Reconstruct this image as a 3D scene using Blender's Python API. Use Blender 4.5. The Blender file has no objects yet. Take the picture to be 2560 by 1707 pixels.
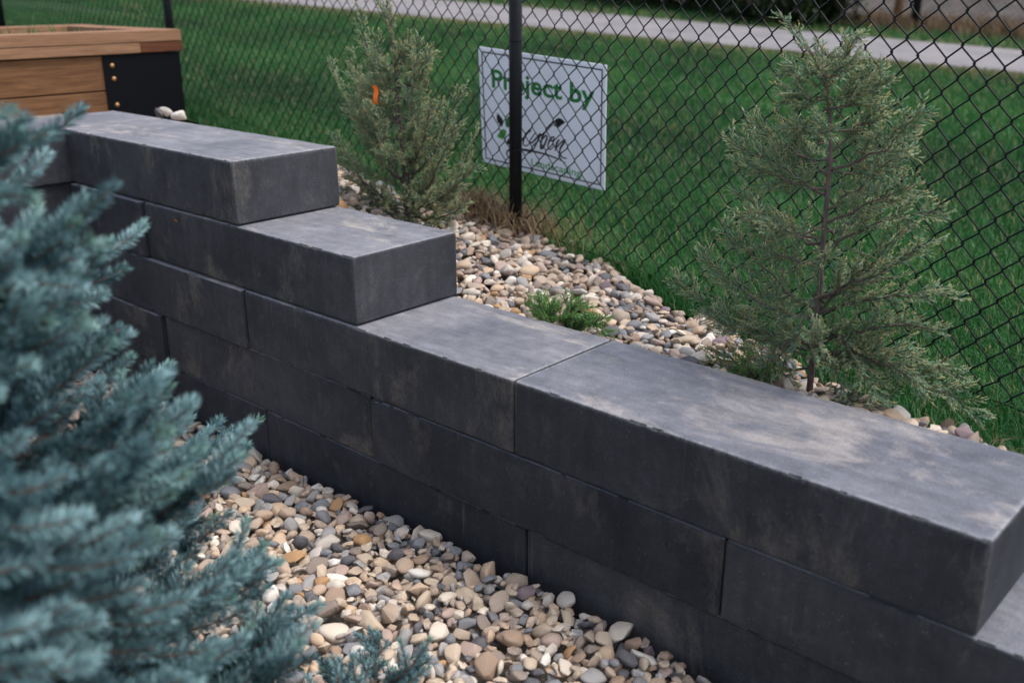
import bpy, bmesh, math, random
import numpy as np
from mathutils import Vector, Matrix

# ------------------------------------------------------------------ camera
CAM = np.array([1.44687, -1.60457, 0.868087])
RIGHT = np.array([0.74304082, 0.66924318, -0.00197501])
DOWN = np.array([0.2242622, -0.25176996, -0.94144482])
FWD = np.array([-0.63055278, 0.69908901, -0.33716131])
FPX, PW, PH = 2485.99, 2560.0, 1707.0
sc = bpy.context.scene
cd = bpy.data.cameras.new("camera")
cam = bpy.data.objects.new("camera", cd)
sc.collection.objects.link(cam)
m = Matrix.Identity(4)
for r in range(3):
    m[r][0] = RIGHT[r]; m[r][1] = -DOWN[r]; m[r][2] = -FWD[r]; m[r][3] = CAM[r]
cam.matrix_world = m
cd.sensor_width = 36.0
cd.lens = FPX / PW * 36.0
cd.clip_start = 0.05
cd.clip_end = 600
cd.dof.use_dof = True
cd.dof.focus_distance = 2.62
cd.dof.aperture_fstop = 2.35
sc.camera = cam

# ------------------------------------------------------------------ light
SUN_EL, SUN_AZ = math.radians(62), math.radians(55)   # azimuth measured from +Y towards +X
w = bpy.data.worlds.new("World"); sc.world = w; w.use_nodes = True
nt = w.node_tree; nt.nodes.clear()
sky = nt.nodes.new("ShaderNodeTexSky"); sky.sky_type = 'NISHITA'; sky.sun_disc = False
sky.sun_elevation = SUN_EL; sky.sun_rotation = SUN_AZ
sky.air_density = 1.0; sky.dust_density = 2.5; sky.ozone_density = 1.0
hs = nt.nodes.new("ShaderNodeHueSaturation"); hs.inputs["Saturation"].default_value = 0.55
bg = nt.nodes.new("ShaderNodeBackground"); bg.inputs["Strength"].default_value = 0.15
wo = nt.nodes.new("ShaderNodeOutputWorld")
nt.links.new(sky.outputs[0], hs.inputs["Color"]); nt.links.new(hs.outputs[0], bg.inputs[0]); nt.links.new(bg.outputs[0], wo.inputs[0])
sd = bpy.data.lights.new("sun", 'SUN'); sd.energy = 1.3; sd.angle = math.radians(30); sd.color = (1.0, 0.955, 0.91)
so = bpy.data.objects.new("sun", sd); sc.collection.objects.link(so)
sdir = Vector((math.sin(SUN_AZ) * math.cos(SUN_EL), math.cos(SUN_AZ) * math.cos(SUN_EL), math.sin(SUN_EL)))
so.rotation_euler = sdir.to_track_quat('Z', 'Y').to_euler()
so.location = (0, 0, 8)
vs = sc.view_settings
vs.view_transform = 'Standard'; vs.look = 'None'; vs.exposure = 1.0; vs.gamma = 1.0; vs.use_curve_mapping = False
sc.cycles.use_denoising = True
sc.cycles.max_bounces = 6

rng = np.random.default_rng(11)
random.seed(5)
COL = sc.collection

# ------------------------------------------------------------------ helpers
def proj(P):
    q = np.atleast_2d(P) - CAM
    d = q @ FWD
    d = np.where(np.abs(d) < 1e-6, 1e-6, d)
    return PW / 2 + FPX * (q @ RIGHT) / d, PH / 2 + FPX * (q @ DOWN) / d, d

def ray(u, v):
    return ((u - PW / 2) / FPX) * RIGHT + ((v - PH / 2) / FPX) * DOWN + FWD

def on_y(u, v, Y):
    d = ray(u, v); return CAM + d * ((Y - CAM[1]) / d[1])

def on_x(u, v, X):
    d = ray(u, v); return CAM + d * ((X - CAM[0]) / d[0])

def at_depth(u, v, dep):
    return CAM + ray(u, v) * dep

def sstep(a, b, x):
    t = np.clip((x - a) / (b - a), 0, 1); return t * t * (3 - 2 * t)

def tag(o, label=None, cat=None, group=None, kind=None):
    if label: o["label"] = label
    if cat: o["category"] = cat
    if group: o["group"] = group
    if kind: o["kind"] = kind
    return o

def empty(name, loc=(0, 0, 0)):
    o = bpy.data.objects.new(name, None); COL.objects.link(o); o.location = loc
    o.empty_display_size = 0.1
    return o

def link(name, me, mat=None, parent=None):
    o = bpy.data.objects.new(name, me); COL.objects.link(o)
    if mat is not None and len(me.materials) == 0:
        me.materials.append(mat)
    if parent is not None:
        o.parent = parent
        if parent.parent is None:
            o.location = -parent.location
        else:
            o.location = (0, 0, 0)
    return o

def mesh_pd(name, V, F, smooth=False):
    me = bpy.data.meshes.new(name)
    me.from_pydata([tuple(map(float, v)) for v in V], [], [tuple(int(i) for i in f) for f in F])
    if smooth:
        me.polygons.foreach_set("use_smooth", [True] * len(me.polygons))
    me.update(); return me

def mesh_np(name, V, tris=None, quads=None, smooth=False, attrs=None):
    """big meshes: V (n,3), tris (m,3), quads (k,4); attrs: name -> per-vertex float"""
    me = bpy.data.meshes.new(name)
    V = np.asarray(V, np.float32)
    nt_ = 0 if tris is None else len(tris); nq = 0 if quads is None else len(quads)
    me.vertices.add(len(V)); me.vertices.foreach_set("co", V.ravel())
    li = []
    if nt_: li.append(np.asarray(tris, np.int32).ravel())
    if nq: li.append(np.asarray(quads, np.int32).ravel())
    li = np.concatenate(li)
    me.loops.add(len(li)); me.loops.foreach_set("vertex_index", li)
    st = np.concatenate([np.arange(nt_) * 3, nt_ * 3 + np.arange(nq) * 4]).astype(np.int32)
    me.polygons.add(nt_ + nq); me.polygons.foreach_set("loop_start", st)
    try:
        me.polygons.foreach_set("loop_total", np.concatenate([np.full(nt_, 3), np.full(nq, 4)]).astype(np.int32))
    except Exception:
        pass
    if smooth:
        me.polygons.foreach_set("use_smooth", np.ones(nt_ + nq, bool))
    me.update(calc_edges=True)
    if attrs:
        for k, a in attrs.items():
            at = me.attributes.new(k, 'FLOAT', 'POINT'); at.data.foreach_set("value", np.asarray(a, np.float32))
    return me

def unit(a):
    a = np.asarray(a, float); n = np.linalg.norm(a, axis=-1, keepdims=True); return a / np.maximum(n, 1e-9)

def perp(d):
    d = np.asarray(d, float)
    a = np.where(np.abs(d[..., 2:3]) < 0.9, np.array([0, 0, 1.0]), np.array([1.0, 0, 0]))
    x = unit(np.cross(d, a)); y = np.cross(d, x); return x, y

def tube(pts, rad, sides=6):
    """V, quads of a swept tube along a polyline"""
    P = np.asarray(pts, float); n = len(P)
    R = np.broadcast_to(np.asarray(rad, float), (n,))
    T = unit(np.gradient(P, axis=0))
    x, _ = perp(T[:1]); x = x[0]
    V = []
    for i in range(n):
        x = unit(x - T[i] * np.dot(x, T[i])); y = np.cross(T[i], x)
        a = np.arange(sides) * 2 * math.pi / sides
        V.append(P[i] + R[i] * (np.cos(a)[:, None] * x + np.sin(a)[:, None] * y))
    V = np.concatenate(V)
    q = []
    for i in range(n - 1):
        for k in range(sides):
            k2 = (k + 1) % sides
            q.append((i * sides + k, i * sides + k2, (i + 1) * sides + k2, (i + 1) * sides + k))
    caps = [tuple(range(sides))[::-1], tuple((n - 1) * sides + k for k in range(sides))]
    return V, q, caps

class MB:
    def __init__(s): s.V = []; s.F = []; s.n = 0
    def add(s, V, F):
        s.F += [tuple(i + s.n for i in f) for f in F]
        s.V += [tuple(v) for v in V]; s.n += len(V)
    def tube(s, pts, rad, sides=6):
        V, q, c = tube(pts, rad, sides); s.add(V, q + c)
    def box(s, a, b):
        x0, y0, z0 = a; x1, y1, z1 = b
        s.add([(x0, y0, z0), (x1, y0, z0), (x1, y1, z0), (x0, y1, z0), (x0, y0, z1), (x1, y0, z1), (x1, y1, z1), (x0, y1, z1)],
              [(0, 3, 2, 1), (4, 5, 6, 7), (0, 1, 5, 4), (1, 2, 6, 5), (2, 3, 7, 6), (3, 0, 4, 7)])
    def build(s, name, mat, parent=None, smooth=False):
        return link(name, mesh_pd(name, s.V, s.F, smooth), mat, parent)

# ------------------------------------------------------------------ materials
class NT:
    def __init__(s, name):
        s.m = bpy.data.materials.new(name); s.m.use_nodes = True
        s.t = s.m.node_tree; s.t.nodes.clear()
        s.out = s.t.nodes.new("ShaderNodeOutputMaterial")
        s.b = s.t.nodes.new("ShaderNodeBsdfPrincipled")
        s.t.links.new(s.b.outputs[0], s.out.inputs[0])
    def n(s, typ, **kw):
        nd = s.t.nodes.new(typ)
        for k, v in kw.items():
            if k in nd.inputs.keys(): nd.inputs[k].default_value = v
            else: setattr(nd, k, v)
        return nd
    def l(s, a, b): s.t.links.new(a, b)
    def coord(s, kind="Object", scale=(1, 1, 1), rnd=True, rot=(0, 0, 0)):
        tc = s.n("ShaderNodeTexCoord")
        mp = s.n("ShaderNodeMapping"); mp.inputs["Scale"].default_value = scale; mp.inputs["Rotation"].default_value = rot
        src = tc.outputs[kind]
        if rnd:
            oi = s.n("ShaderNodeObjectInfo")
            mu = s.n("ShaderNodeMath", operation='MULTIPLY'); mu.inputs[1].default_value = 37.0; s.l(oi.outputs["Random"], mu.inputs[0])
            va = s.n("ShaderNodeVectorMath", operation='ADD'); s.l(src, va.inputs[0]); s.l(mu.outputs[0], va.inputs[1]); src = va.outputs[0]
        s.l(src, mp.inputs["Vector"]); return mp.outputs[0]
    def noise(s, vec, scale, detail=4.0, rough=0.55, dist=0.0):
        nd = s.n("ShaderNodeTexNoise"); nd.inputs["Scale"].default_value = scale; nd.inputs["Detail"].default_value = detail
        nd.inputs["Roughness"].default_value = rough; nd.inputs["Distortion"].default_value = dist
        s.l(vec, nd.inputs["Vector"]); return nd.outputs["Fac"]
    def ramp(s, fac, stops, interp='LINEAR'):
        r = s.n("ShaderNodeValToRGB"); cr = r.color_ramp; cr.interpolation = interp
        while len(cr.elements) < len(stops): cr.elements.new(0.5)
        for e, (p, c) in zip(cr.elements, stops):
            e.position = p; e.color = (*c, 1) if len(c) == 3 else c
        s.l(fac, r.inputs[0]); return r.outputs[0]
    def mix(s, fac, a, b, mode='MIX'):
        mx = s.n("ShaderNodeMix", data_type='RGBA', blend_type=mode)
        if isinstance(fac, (int, float)): mx.inputs[0].default_value = fac
        else: s.l(fac, mx.inputs[0])
        for i, c in ((6, a), (7, b)):
            if isinstance(c, tuple): mx.inputs[i].default_value = (*c, 1)
            else: s.l(c, mx.inputs[i])
        return mx.outputs[2]
    def grey(s, fac, lo, hi, a=0.0, b=1.0):
        r = s.n("ShaderNodeMapRange"); r.inputs[1].default_value = a; r.inputs[2].default_value = b
        r.inputs[3].default_value = lo; r.inputs[4].default_value = hi
        s.l(fac, r.inputs[0]); return r.outputs[0]
    def bump(s, h, strength=0.3, dist=0.002):
        bp = s.n("ShaderNodeBump"); bp.inputs["Strength"].default_value = strength; bp.inputs["Distance"].default_value = dist
        s.l(h, bp.inputs["Height"]); s.l(bp.outputs[0], s.b.inputs["Normal"])
    def fin(s, col, rough=0.8, spec=0.3, metal=0.0):
        if isinstance(col, tuple): s.b.inputs["Base Color"].default_value = (*col, 1)
        else: s.l(col, s.b.inputs["Base Color"])
        if isinstance(rough, (int, float)): s.b.inputs["Roughness"].default_value = rough
        else: s.l(rough, s.b.inputs["Roughness"])
        s.b.inputs["Specular IOR Level"].default_value = spec; s.b.inputs["Metallic"].default_value = metal
        return s.m

def concrete(name, lo, hi, tint, wear, streak_axis):
    t = NT(name)
    c = t.coord()
    side = streak_axis == 'z'
    big = t.noise(c, 2.6, 6, 0.68, 0.3)
    midn = t.noise(c, 22, 7, 0.72)
    fine = t.noise(c, 330, 3, 0.75)
    st = t.noise(t.coord(scale=(38, 38, 2.4) if side else (5, 34, 34)), 1.0, 5, 0.65)
    oi = t.n("ShaderNodeObjectInfo")
    base = t.mix(t.grey(big, 0, 1, 0.34, 0.66), lo, hi)
    # brown weathered patches with broken edges
    pt = t.noise(t.coord(rot=(0.3, 0.2, 0.5), scale=(1, 1, 0.6) if side else (0.55, 1.2, 1)), 4.2, 10, 0.74, 0.5)
    base = t.mix(t.grey(pt, 0, 0.85, 0.535, 0.64), base, tint)
    k = t.mix(1.0, base, t.ramp(midn, [(0.28, (0.74, 0.74, 0.75)), (0.72, (1.27, 1.26, 1.25))]), 'MULTIPLY')
    k = t.mix(0.55 if side else 0.7, k, t.ramp(st, [(0.28, (0.72, 0.72, 0.73)), (0.72, (1.30, 1.30, 1.31))]), 'MULTIPLY')
    k = t.mix(1.0, k, t.ramp(fine, [(0.3, (0.66, 0.66, 0.66)), (0.7, (1.34, 1.34, 1.34))]), 'MULTIPLY')
    k = t.mix(1.0, k, t.ramp(oi.outputs["Random"], [(0, (0.80, 0.81, 0.85)), (0.5, (1.0, 1.0, 1.0)), (1, (1.24, 1.21, 1.17))]), 'MULTIPLY')
    # pale lime runs and rubbed scuffs
    dr = t.noise(t.coord(scale=(55, 55, 1.3) if side else (9, 60, 60), rot=(0, 0, 0.05)), 1.0, 2, 0.5, 0.3)
    sel0 = t.ramp(t.noise(c, 6, 4, 0.6), [(0.50, (0, 0, 0)), (0.62, (1, 1, 1))])
    drm = t.mix(1.0, t.ramp(dr, [(0.66, (0, 0, 0)), (0.73, (1, 1, 1))]), sel0, 'MULTIPLY')
    k = t.mix(t.grey(drm, 0, 0.30), k, wear)
    # small pale aggregate flecks and dark pores
    vo = t.n("ShaderNodeTexVoronoi"); vo.inputs["Scale"].default_value = 105; t.l(c, vo.inputs["Vector"])
    fl = t.ramp(vo.outputs["Distance"], [(0.0, (1, 1, 1)), (0.13, (1, 1, 1)), (0.19, (0, 0, 0))])
    sel = t.ramp(t.noise(c, 47, 1, 0.5), [(0.56, (0, 0, 0)), (0.64, (1, 1, 1))])
    fm = t.mix(1.0, fl, sel, 'MULTIPLY')
    k = t.mix(t.grey(fm, 0, 0.5), k, wear)
    vp = t.n("ShaderNodeTexVoronoi"); vp.inputs["Scale"].default_value = 120; t.l(t.coord(rot=(0.7, 0.1, 0.3)), vp.inputs["Vector"])
    po = t.ramp(vp.outputs["Distance"], [(0.0, (1, 1, 1)), (0.1, (1, 1, 1)), (0.17, (0, 0, 0))])
    sel2 = t.ramp(t.noise(c, 33, 1, 0.5), [(0.56, (0, 0, 0)), (0.66, (1, 1, 1))])
    pm = t.mix(1.0, po, sel2, 'MULTIPLY')
    k = t.mix(t.grey(pm, 0, 0.75), k, tuple(x * 0.3 for x in lo))
    # rubbed arrises
    ea = t.n("ShaderNodeAttribute", attribute_name="edge").outputs["Fac"]
    en = t.noise(c, 60, 5, 0.75)
    em = t.n("ShaderNodeMath", operation='MULTIPLY'); t.l(t.grey(ea, 0, 1, 0.35, 1.0), em.inputs[0]); t.l(t.grey(en, 0, 1, 0.38, 0.62), em.inputs[1])
    k = t.mix(t.grey(em.outputs[0], 0, 0.6), k, wear)
    hgt = t.mix(0.55, fine, midn)
    hgt = t.mix(t.grey(pm, 0, 1), hgt, (0, 0, 0))
    t.bump(hgt, 0.5, 0.003)
    return t.fin(k, t.grey(midn, 0.66, 0.9), 0.3)

M = {}
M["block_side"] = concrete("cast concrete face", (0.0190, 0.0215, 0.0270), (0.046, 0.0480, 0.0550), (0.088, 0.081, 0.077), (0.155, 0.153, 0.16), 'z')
M["block_top"] = concrete("sky-lightened weathered concrete top", (0.098, 0.104, 0.123), (0.185, 0.186, 0.205), (0.30, 0.275, 0.255), (0.34, 0.34, 0.36), 'x')  # same concrete as the sides, lightened: dust plus sky light painted into the colour

STONES = [(0.00, (0.40, 0.31, 0.235)), (0.11, (0.48, 0.385, 0.29)), (0.21, (0.23, 0.185, 0.155)), (0.29, (0.35, 0.28, 0.225)),
          (0.37, (0.62, 0.54, 0.45)), (0.445, (0.10, 0.10, 0.11)), (0.50, (0.44, 0.325, 0.24)), (0.57, (0.30, 0.29, 0.285)),
          (0.65, (0.54, 0.40, 0.28)), (0.71, (0.30, 0.21, 0.15)), (0.75, (0.50, 0.445, 0.39)), (0.82, (0.18, 0.185, 0.20)),
          (0.88, (0.39, 0.29, 0.245)), (0.935, (0.40, 0.235, 0.11)), (0.95, (0.68, 0.64, 0.58)), (0.985, (0.21, 0.155, 0.17))]

def stone_mat(name, per_object):
    t = NT(name)
    if per_object:
        f = t.n("ShaderNodeObjectInfo").outputs["Random"]; c = t.coord()
    else:
        f = t.n("ShaderNodeAttribute", attribute_name="rnd").outputs["Fac"]; c = t.coord(rnd=False)
    col = t.ramp(f, STONES, 'CONSTANT')
    mott = t.noise(c, 75, 4, 0.65)
    col = t.mix(1.0, col, t.ramp(mott, [(0.25, (0.62, 0.61, 0.60)), (0.75, (1.36, 1.34, 1.31))]), 'MULTIPLY')
    gr = t.noise(c, 650, 2, 0.7)
    col = t.mix(0.7, col, t.ramp(gr, [(0.3, (0.75, 0.75, 0.75)), (0.7, (1.22, 1.22, 1.22))]), 'MULTIPLY')
    st = t.noise(c, 38, 3, 0.6, 1.2)
    col = t.mix(t.grey(st, 0, 0.4, 0.58, 0.7), col, (0.42, 0.24, 0.12))
    vein = t.ramp(t.noise(c, 45, 1, 0.4, 2.0), [(0.485, (0, 0, 0)), (0.5, (1, 1, 1)), (0.515, (0, 0, 0))])
    col = t.mix(t.grey(vein, 0, 0.28), col, (0.7, 0.67, 0.62))
    t.bump(t.mix(0.5, gr, mott), 0.3, 0.0015)
    return t.fin(col, 0.72, 0.35)
M["stone_one"] = stone_mat("river stone", True)
M["stone_mass"] = stone_mat("river stone mass", False)

def soil(name, a, b, scale=30):
    t = NT(name); c = t.coord(rnd=False)
    n1 = t.noise(c, scale, 6, 0.7); n2 = t.noise(c, 2.2, 3, 0.6)
    k = t.mix(t.grey(n1, 0, 1, 0.3, 0.7), a, b)
    k = t.mix(1.0, k, t.ramp(n2, [(0.3, (0.8, 0.8, 0.8)), (0.7, (1.15, 1.13, 1.1))]), 'MULTIPLY')
    t.bump(n1, 0.8, 0.02)
    return t.fin(k, 0.95, 0.1)
M["soil"] = soil("bed soil", (0.055, 0.042, 0.032), (0.13, 0.105, 0.08))
M["gravel_far"] = soil("gravel ground", (0.16, 0.14, 0.12), (0.42, 0.37, 0.31), 55)
M["lawn"] = soil("lawn thatch", (0.010, 0.034, 0.010), (0.028, 0.075, 0.020), 22)
M["dirt"] = soil("dark dirt bank", (0.05, 0.045, 0.045), (0.13, 0.115, 0.105), 5)
M["asphalt"] = soil("path asphalt", (0.20, 0.19, 0.20), (0.26, 0.245, 0.255), 60)

def leafmat(name, stops, dry=None, rough=0.55, spec=0.3, trans=0.25):
    """stops over attribute 'rnd'; attribute 'dry' mixes towards a dry colour"""
    t = NT(name)
    f = t.n("ShaderNodeAttribute", attribute_name="rnd").outputs["Fac"]
    col = t.ramp(f, stops)
    if dry:
        d = t.n("ShaderNodeAttribute", attribute_name="dry").outputs["Fac"]
        col = t.mix(d, col, dry)
    m_ = t.fin(col, rough, spec)
    if trans:
        tr = t.n("ShaderNodeBsdfTranslucent"); t.l(col, tr.inputs[0])
        ms = t.n("ShaderNodeMixShader"); ms.inputs[0].default_value = trans
        t.l(t.b.outputs[0], ms.inputs[1]); t.l(tr.outputs[0], ms.inputs[2]); t.l(ms.outputs[0], t.out.inputs[0])
    return m_
M["grass"] = leafmat("grass blade", [(0, (0.007, 0.042, 0.010)), (0.35, (0.014, 0.095, 0.019)), (0.7, (0.030, 0.150, 0.030)), (1, (0.075, 0.190, 0.045))],
                     (0.40, 0.30, 0.14), 0.5, 0.3, 0.3)
M["needle"] = leafmat("blue spruce needle", [(0, (0.010, 0.027, 0.033)), (0.35, (0.047, 0.105, 0.118)), (0.65, (0.130, 0.240, 0.258)), (1, (0.36, 0.54, 0.55))],
                      (0.10, 0.22, 0.09), 0.5, 0.3, 0.06)
M["scale"] = leafmat("juniper scale leaf", [(0, (0.040, 0.115, 0.082)), (0.45, (0.100, 0.240, 0.170)), (0.8, (0.22, 0.40, 0.27)), (1, (0.40, 0.55, 0.32))],
                     (0.56, 0.36, 0.11), 0.6, 0.25, 0.2)
M["sprig"] = leafmat("green juniper leaf", [(0, (0.035, 0.13, 0.035)), (0.5, (0.08, 0.27, 0.055)), (1, (0.16, 0.38, 0.10))],
                     (0.33, 0.22, 0.06), 0.55, 0.3, 0.25)
M["straw"] = leafmat("dry straw", [(0, (0.13, 0.085, 0.05)), (0.5, (0.27, 0.19, 0.115)), (1, (0.40, 0.30, 0.19))], None, 0.7, 0.2, 0.25)
M["shrub"] = leafmat("far shrub leaf", [(0, (0.010, 0.020, 0.008)), (0.6, (0.028, 0.055, 0.020)), (1, (0.06, 0.09, 0.03))], (0.12, 0.08, 0.05), 0.6, 0.3, 0.2)

def bark(name, a, b):
    t = NT(name); c = t.coord(scale=(1, 1, 0.25)); n1 = t.noise(c, 160, 5, 0.7)
    t.bump(n1, 0.6, 0.002)
    return t.fin(t.mix(t.grey(n1, 0, 1, 0.3, 0.7), a, b), 0.85, 0.2)
M["bark"] = bark("juniper bark", (0.06, 0.045, 0.042), (0.17, 0.125, 0.115))
M["twiglet"] = bark("juniper twiglet", (0.10, 0.13, 0.06), (0.22, 0.19, 0.09))
M["twig"] = bark("spruce twig", (0.060, 0.034, 0.025), (0.13, 0.072, 0.050))

def plain(name, col, rough=0.5, spec=0.4, metal=0.0, var=0.12, scale=40):
    t = NT(name); c = t.coord(); n1 = t.noise(c, scale, 4, 0.6)
    k = t.mix(1.0, col, t.ramp(n1, [(0.25, (1 - var,) * 3), (0.75, (1 + var,) * 3)]), 'MULTIPLY')
    t.bump(n1, 0.08, 0.001)
    return t.fin(k, rough, spec, metal)
M["black_vinyl"] = plain("black vinyl coat", (0.006, 0.007, 0.009), 0.5, 0.18)
M["black_paint"] = plain("black painted steel", (0.003, 0.0035, 0.005), 0.6, 0.1)
M["brass"] = plain("brass screw", (0.42, 0.22, 0.09), 0.4, 0.5, 0.6)
M["sign_white"] = plain("corrugated sign plastic", (0.80, 0.83, 0.90), 0.45, 0.4, 0, 0.03, 12)
_t = M["sign_white"].node_tree; _b = next(n for n in _t.nodes if n.type == 'BSDF_PRINCIPLED'); _o = next(n for n in _t.nodes if n.type == 'OUTPUT_MATERIAL')
_tr = _t.nodes.new("ShaderNodeBsdfTranslucent"); _tr.inputs[0].default_value = (0.80, 0.83, 0.90, 1); _ms = _t.nodes.new("ShaderNodeMixShader"); _ms.inputs[0].default_value = 0.35
_t.links.new(_b.outputs[0], _ms.inputs[1]); _t.links.new(_tr.outputs[0], _ms.inputs[2]); _t.links.new(_ms.outputs[0], _o.inputs[0])
M["ink_green"] = plain("green ink", (0.018, 0.22, 0.045), 0.5, 0.3, 0, 0.04)
M["ink_light"] = plain("light green ink", (0.07, 0.36, 0.07), 0.5, 0.3, 0, 0.04)
M["ink_black"] = plain("black ink", (0.012, 0.018, 0.018), 0.5, 0.3, 0, 0.04)
M["orange"] = plain("orange marker paint", (0.85, 0.16, 0.015), 0.6, 0.3)
M["steel"] = plain("galvanised wire", (0.30, 0.31, 0.32), 0.4, 0.5, 0.8)
M["leaf_dead"] = plain("dead leaf", (0.22, 0.10, 0.025), 0.7, 0.2)
M["rock"] = plain("pale rock", (0.52, 0.47, 0.42), 0.8, 0.3, 0, 0.3, 30)
M["rock_dark"] = plain("dark rock", (0.10, 0.09, 0.10), 0.8, 0.3, 0, 0.3, 30)

def wood(name, a, b, sc_=1.0):
    t = NT(name)
    c = t.coord(scale=(14 * sc_, 1.1 * sc_, 14 * sc_))
    n1 = t.noise(c, 3.0, 5, 0.65, 1.5)
    n2 = t.noise(t.coord(scale=(120, 5, 120)), 1.0, 3, 0.6)
    k = t.mix(t.grey(n1, 0, 1, 0.3, 0.7), a, b)
    k = t.mix(0.7, k, t.ramp(n2, [(0.3, (0.75, 0.73, 0.7)), (0.7, (1.2, 1.2, 1.2))]), 'MULTIPLY')
    vo = t.n("ShaderNodeTexVoronoi"); vo.inputs["Scale"].default_value = 3.1
    t.l(t.coord(scale=(2.4, 1, 2.4)), vo.inputs["Vector"])
    kn = t.ramp(vo.outputs["Distance"], [(0.05, (1, 1, 1)), (0.12, (0, 0, 0))])
    k = t.mix(t.grey(kn, 0, 0.75), k, tuple(x * 0.25 for x in a))
    t.bump(n2, 0.3, 0.001)
    return t.fin(k, 0.75, 0.25)
M["wood_board"] = wood("treated board", (0.095, 0.043, 0.018), (0.19, 0.092, 0.040))
M["wood_cap"] = wood("cedar cap board", (0.19, 0.098, 0.052), (0.30, 0.165, 0.095))
M["wood_end"] = wood("reddish cedar end", (0.065, 0.022, 0.010), (0.14, 0.05, 0.02))

# ------------------------------------------------------------------ ground shape
FAZ, FY0 = -0.1, 1.04                       # fence line y = FY0 + tan(FAZ) x
def fence_y(x): return FY0 + math.tan(FAZ) * np.asarray(x, float)
def gf(x): return -0.10 - 0.0885 * np.asarray(x, float)
GWX = [-6, -2.9, -2.2, -1.7, -1.15, -0.6, 0.95, 1.15, 2.2, 6]
GWZ = [0.38, 0.37, 0.33, 0.21, 0.07, -0.045, -0.05, -0.24, -0.30, -0.5]
def gw(x): return np.interp(x, GWX, GWZ)
def G(x, y):
    x = np.asarray(x, float); y = np.asarray(y, float)
    yf = fence_y(x)
    t = np.clip((y - 0.39) / (yf - 0.39), 0, 1)
    inner = gw(x) * (1 - t) + gf(x) * t
    pl = -0.131 - 0.06 * x + 0.02 * y
    s = sstep(0, 3.0, y - yf)
    xc = np.clip(x, -14, 9)
    outer = gf(np.clip(x, -9, 6)) * (1 - s) + (-0.131 - 0.06 * xc + 0.02 * np.minimum(y, 12)) * s
    return np.where(y <= yf, inner, outer)
BX = [-6, -1.6, -1.2, -0.9, -0.68, -0.43, -0.2, 0.0, 0.4, 0.8, 1.1, 3.5]
BY = [1.2, 1.05, 1.12, 1.12, 1.06, 1.0, 0.93, 0.85, 0.70, 0.54, 0.42, 0.40]
def bed_edge(x): return np.interp(x, BX, BY)
def path_lo(x): return 8.42 + 0.145 * np.clip(x, -30, 30)
def path_up(x): return 10.5 + 0.115 * np.clip(x, -30, 30)

def sheet(name, xs, y0f, y1f, ny, zf, mat, power=1.0):
    V = []; nx = len(xs)
    for x in xs:
        a, b = float(y0f(x)), float(y1f(x))
        for j in range(ny):
            y = a + (b - a) * (j / (ny - 1)) ** power
            V.append((x, y, float(zf(x, y))))
    q = [(i * ny + j, (i + 1) * ny + j, (i + 1) * ny + j + 1, i * ny + j + 1) for i in range(nx - 1) for j in range(ny - 1)]
    o = link(name, mesh_pd(name, V, q, True), mat)
    tag(o, kind="structure")
    return o

# big ground to the horizon, well below everything in view
gm = MB(); gm.add([(-300, -300, -0.9), (300, -300, -0.9), (300, 300, -0.9), (-300, 300, -0.9)], [(0, 1, 2, 3)])
tag(gm.build("ground", M["lawn"]), kind="structure")
H = 0.195
ZLOW = -0.60                              # soil under the lower gravel
low_bed = sheet("lower_gravel_bed", np.linspace(-2.16, 5, 30), lambda x: -6.0, lambda x: 0.03, 20, lambda x, y: ZLOW, M["gravel_far"])
up_bed = sheet("upper_gravel_bed", np.linspace(-6, 5, 60), lambda x: 0.375, lambda x: bed_edge(x) + 0.03, 10, lambda x, y: G(x, y) - 0.025, M["soil"])
sheet("upper_terrace", np.linspace(-8, -2.53, 10), lambda x: -6.0, lambda x: 0.375, 8, lambda x, y: float(gw(x)) - 0.025, M["gravel_far"])
xl = np.concatenate([np.linspace(-60, -12, 14), np.linspace(-11, 5, 50), np.linspace(7, 60, 14)])
lawn = sheet("lawn", xl, lambda x: bed_edge(x) + 0.03 if x < 3.5 else 0.43, lambda x: 12.6, 46, lambda x, y: G(x, y) - 0.012, M["lawn"], 1.6)
sheet("path", xl, path_lo, path_up, 5, lambda x, y: G(x, y) + 0.012, M["asphalt"])
def bank_z(x, y):
    n = 0.25 * math.sin(x * 0.9) + 0.15 * math.sin(x * 2.3 + y)
    return float(G(x, 12.6)) - 0.02 + 2.4 * float(sstep(12.6, 19 + n, y))
bank = sheet("dirt_bank", np.linspace(-60, 60, 70), lambda x: 12.58, lambda x: 26.0, 14, bank_z, M["dirt"])
sheet("far_field", np.linspace(-300, 300, 9), lambda x: 25.9, lambda x: 300, 6, lambda x, y: 2.4, M["lawn"])

# ------------------------------------------------------------------ retaining wall
X0, XA, XB = -2.1701, -1.1051, -0.5733
WD = 0.3886
wall = empty("retaining_wall", (-0.6, 0.2, -0.59))
tag(wall, "L-shaped stepped retaining wall of long charcoal concrete blocks beside the gravel", "wall")

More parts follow.
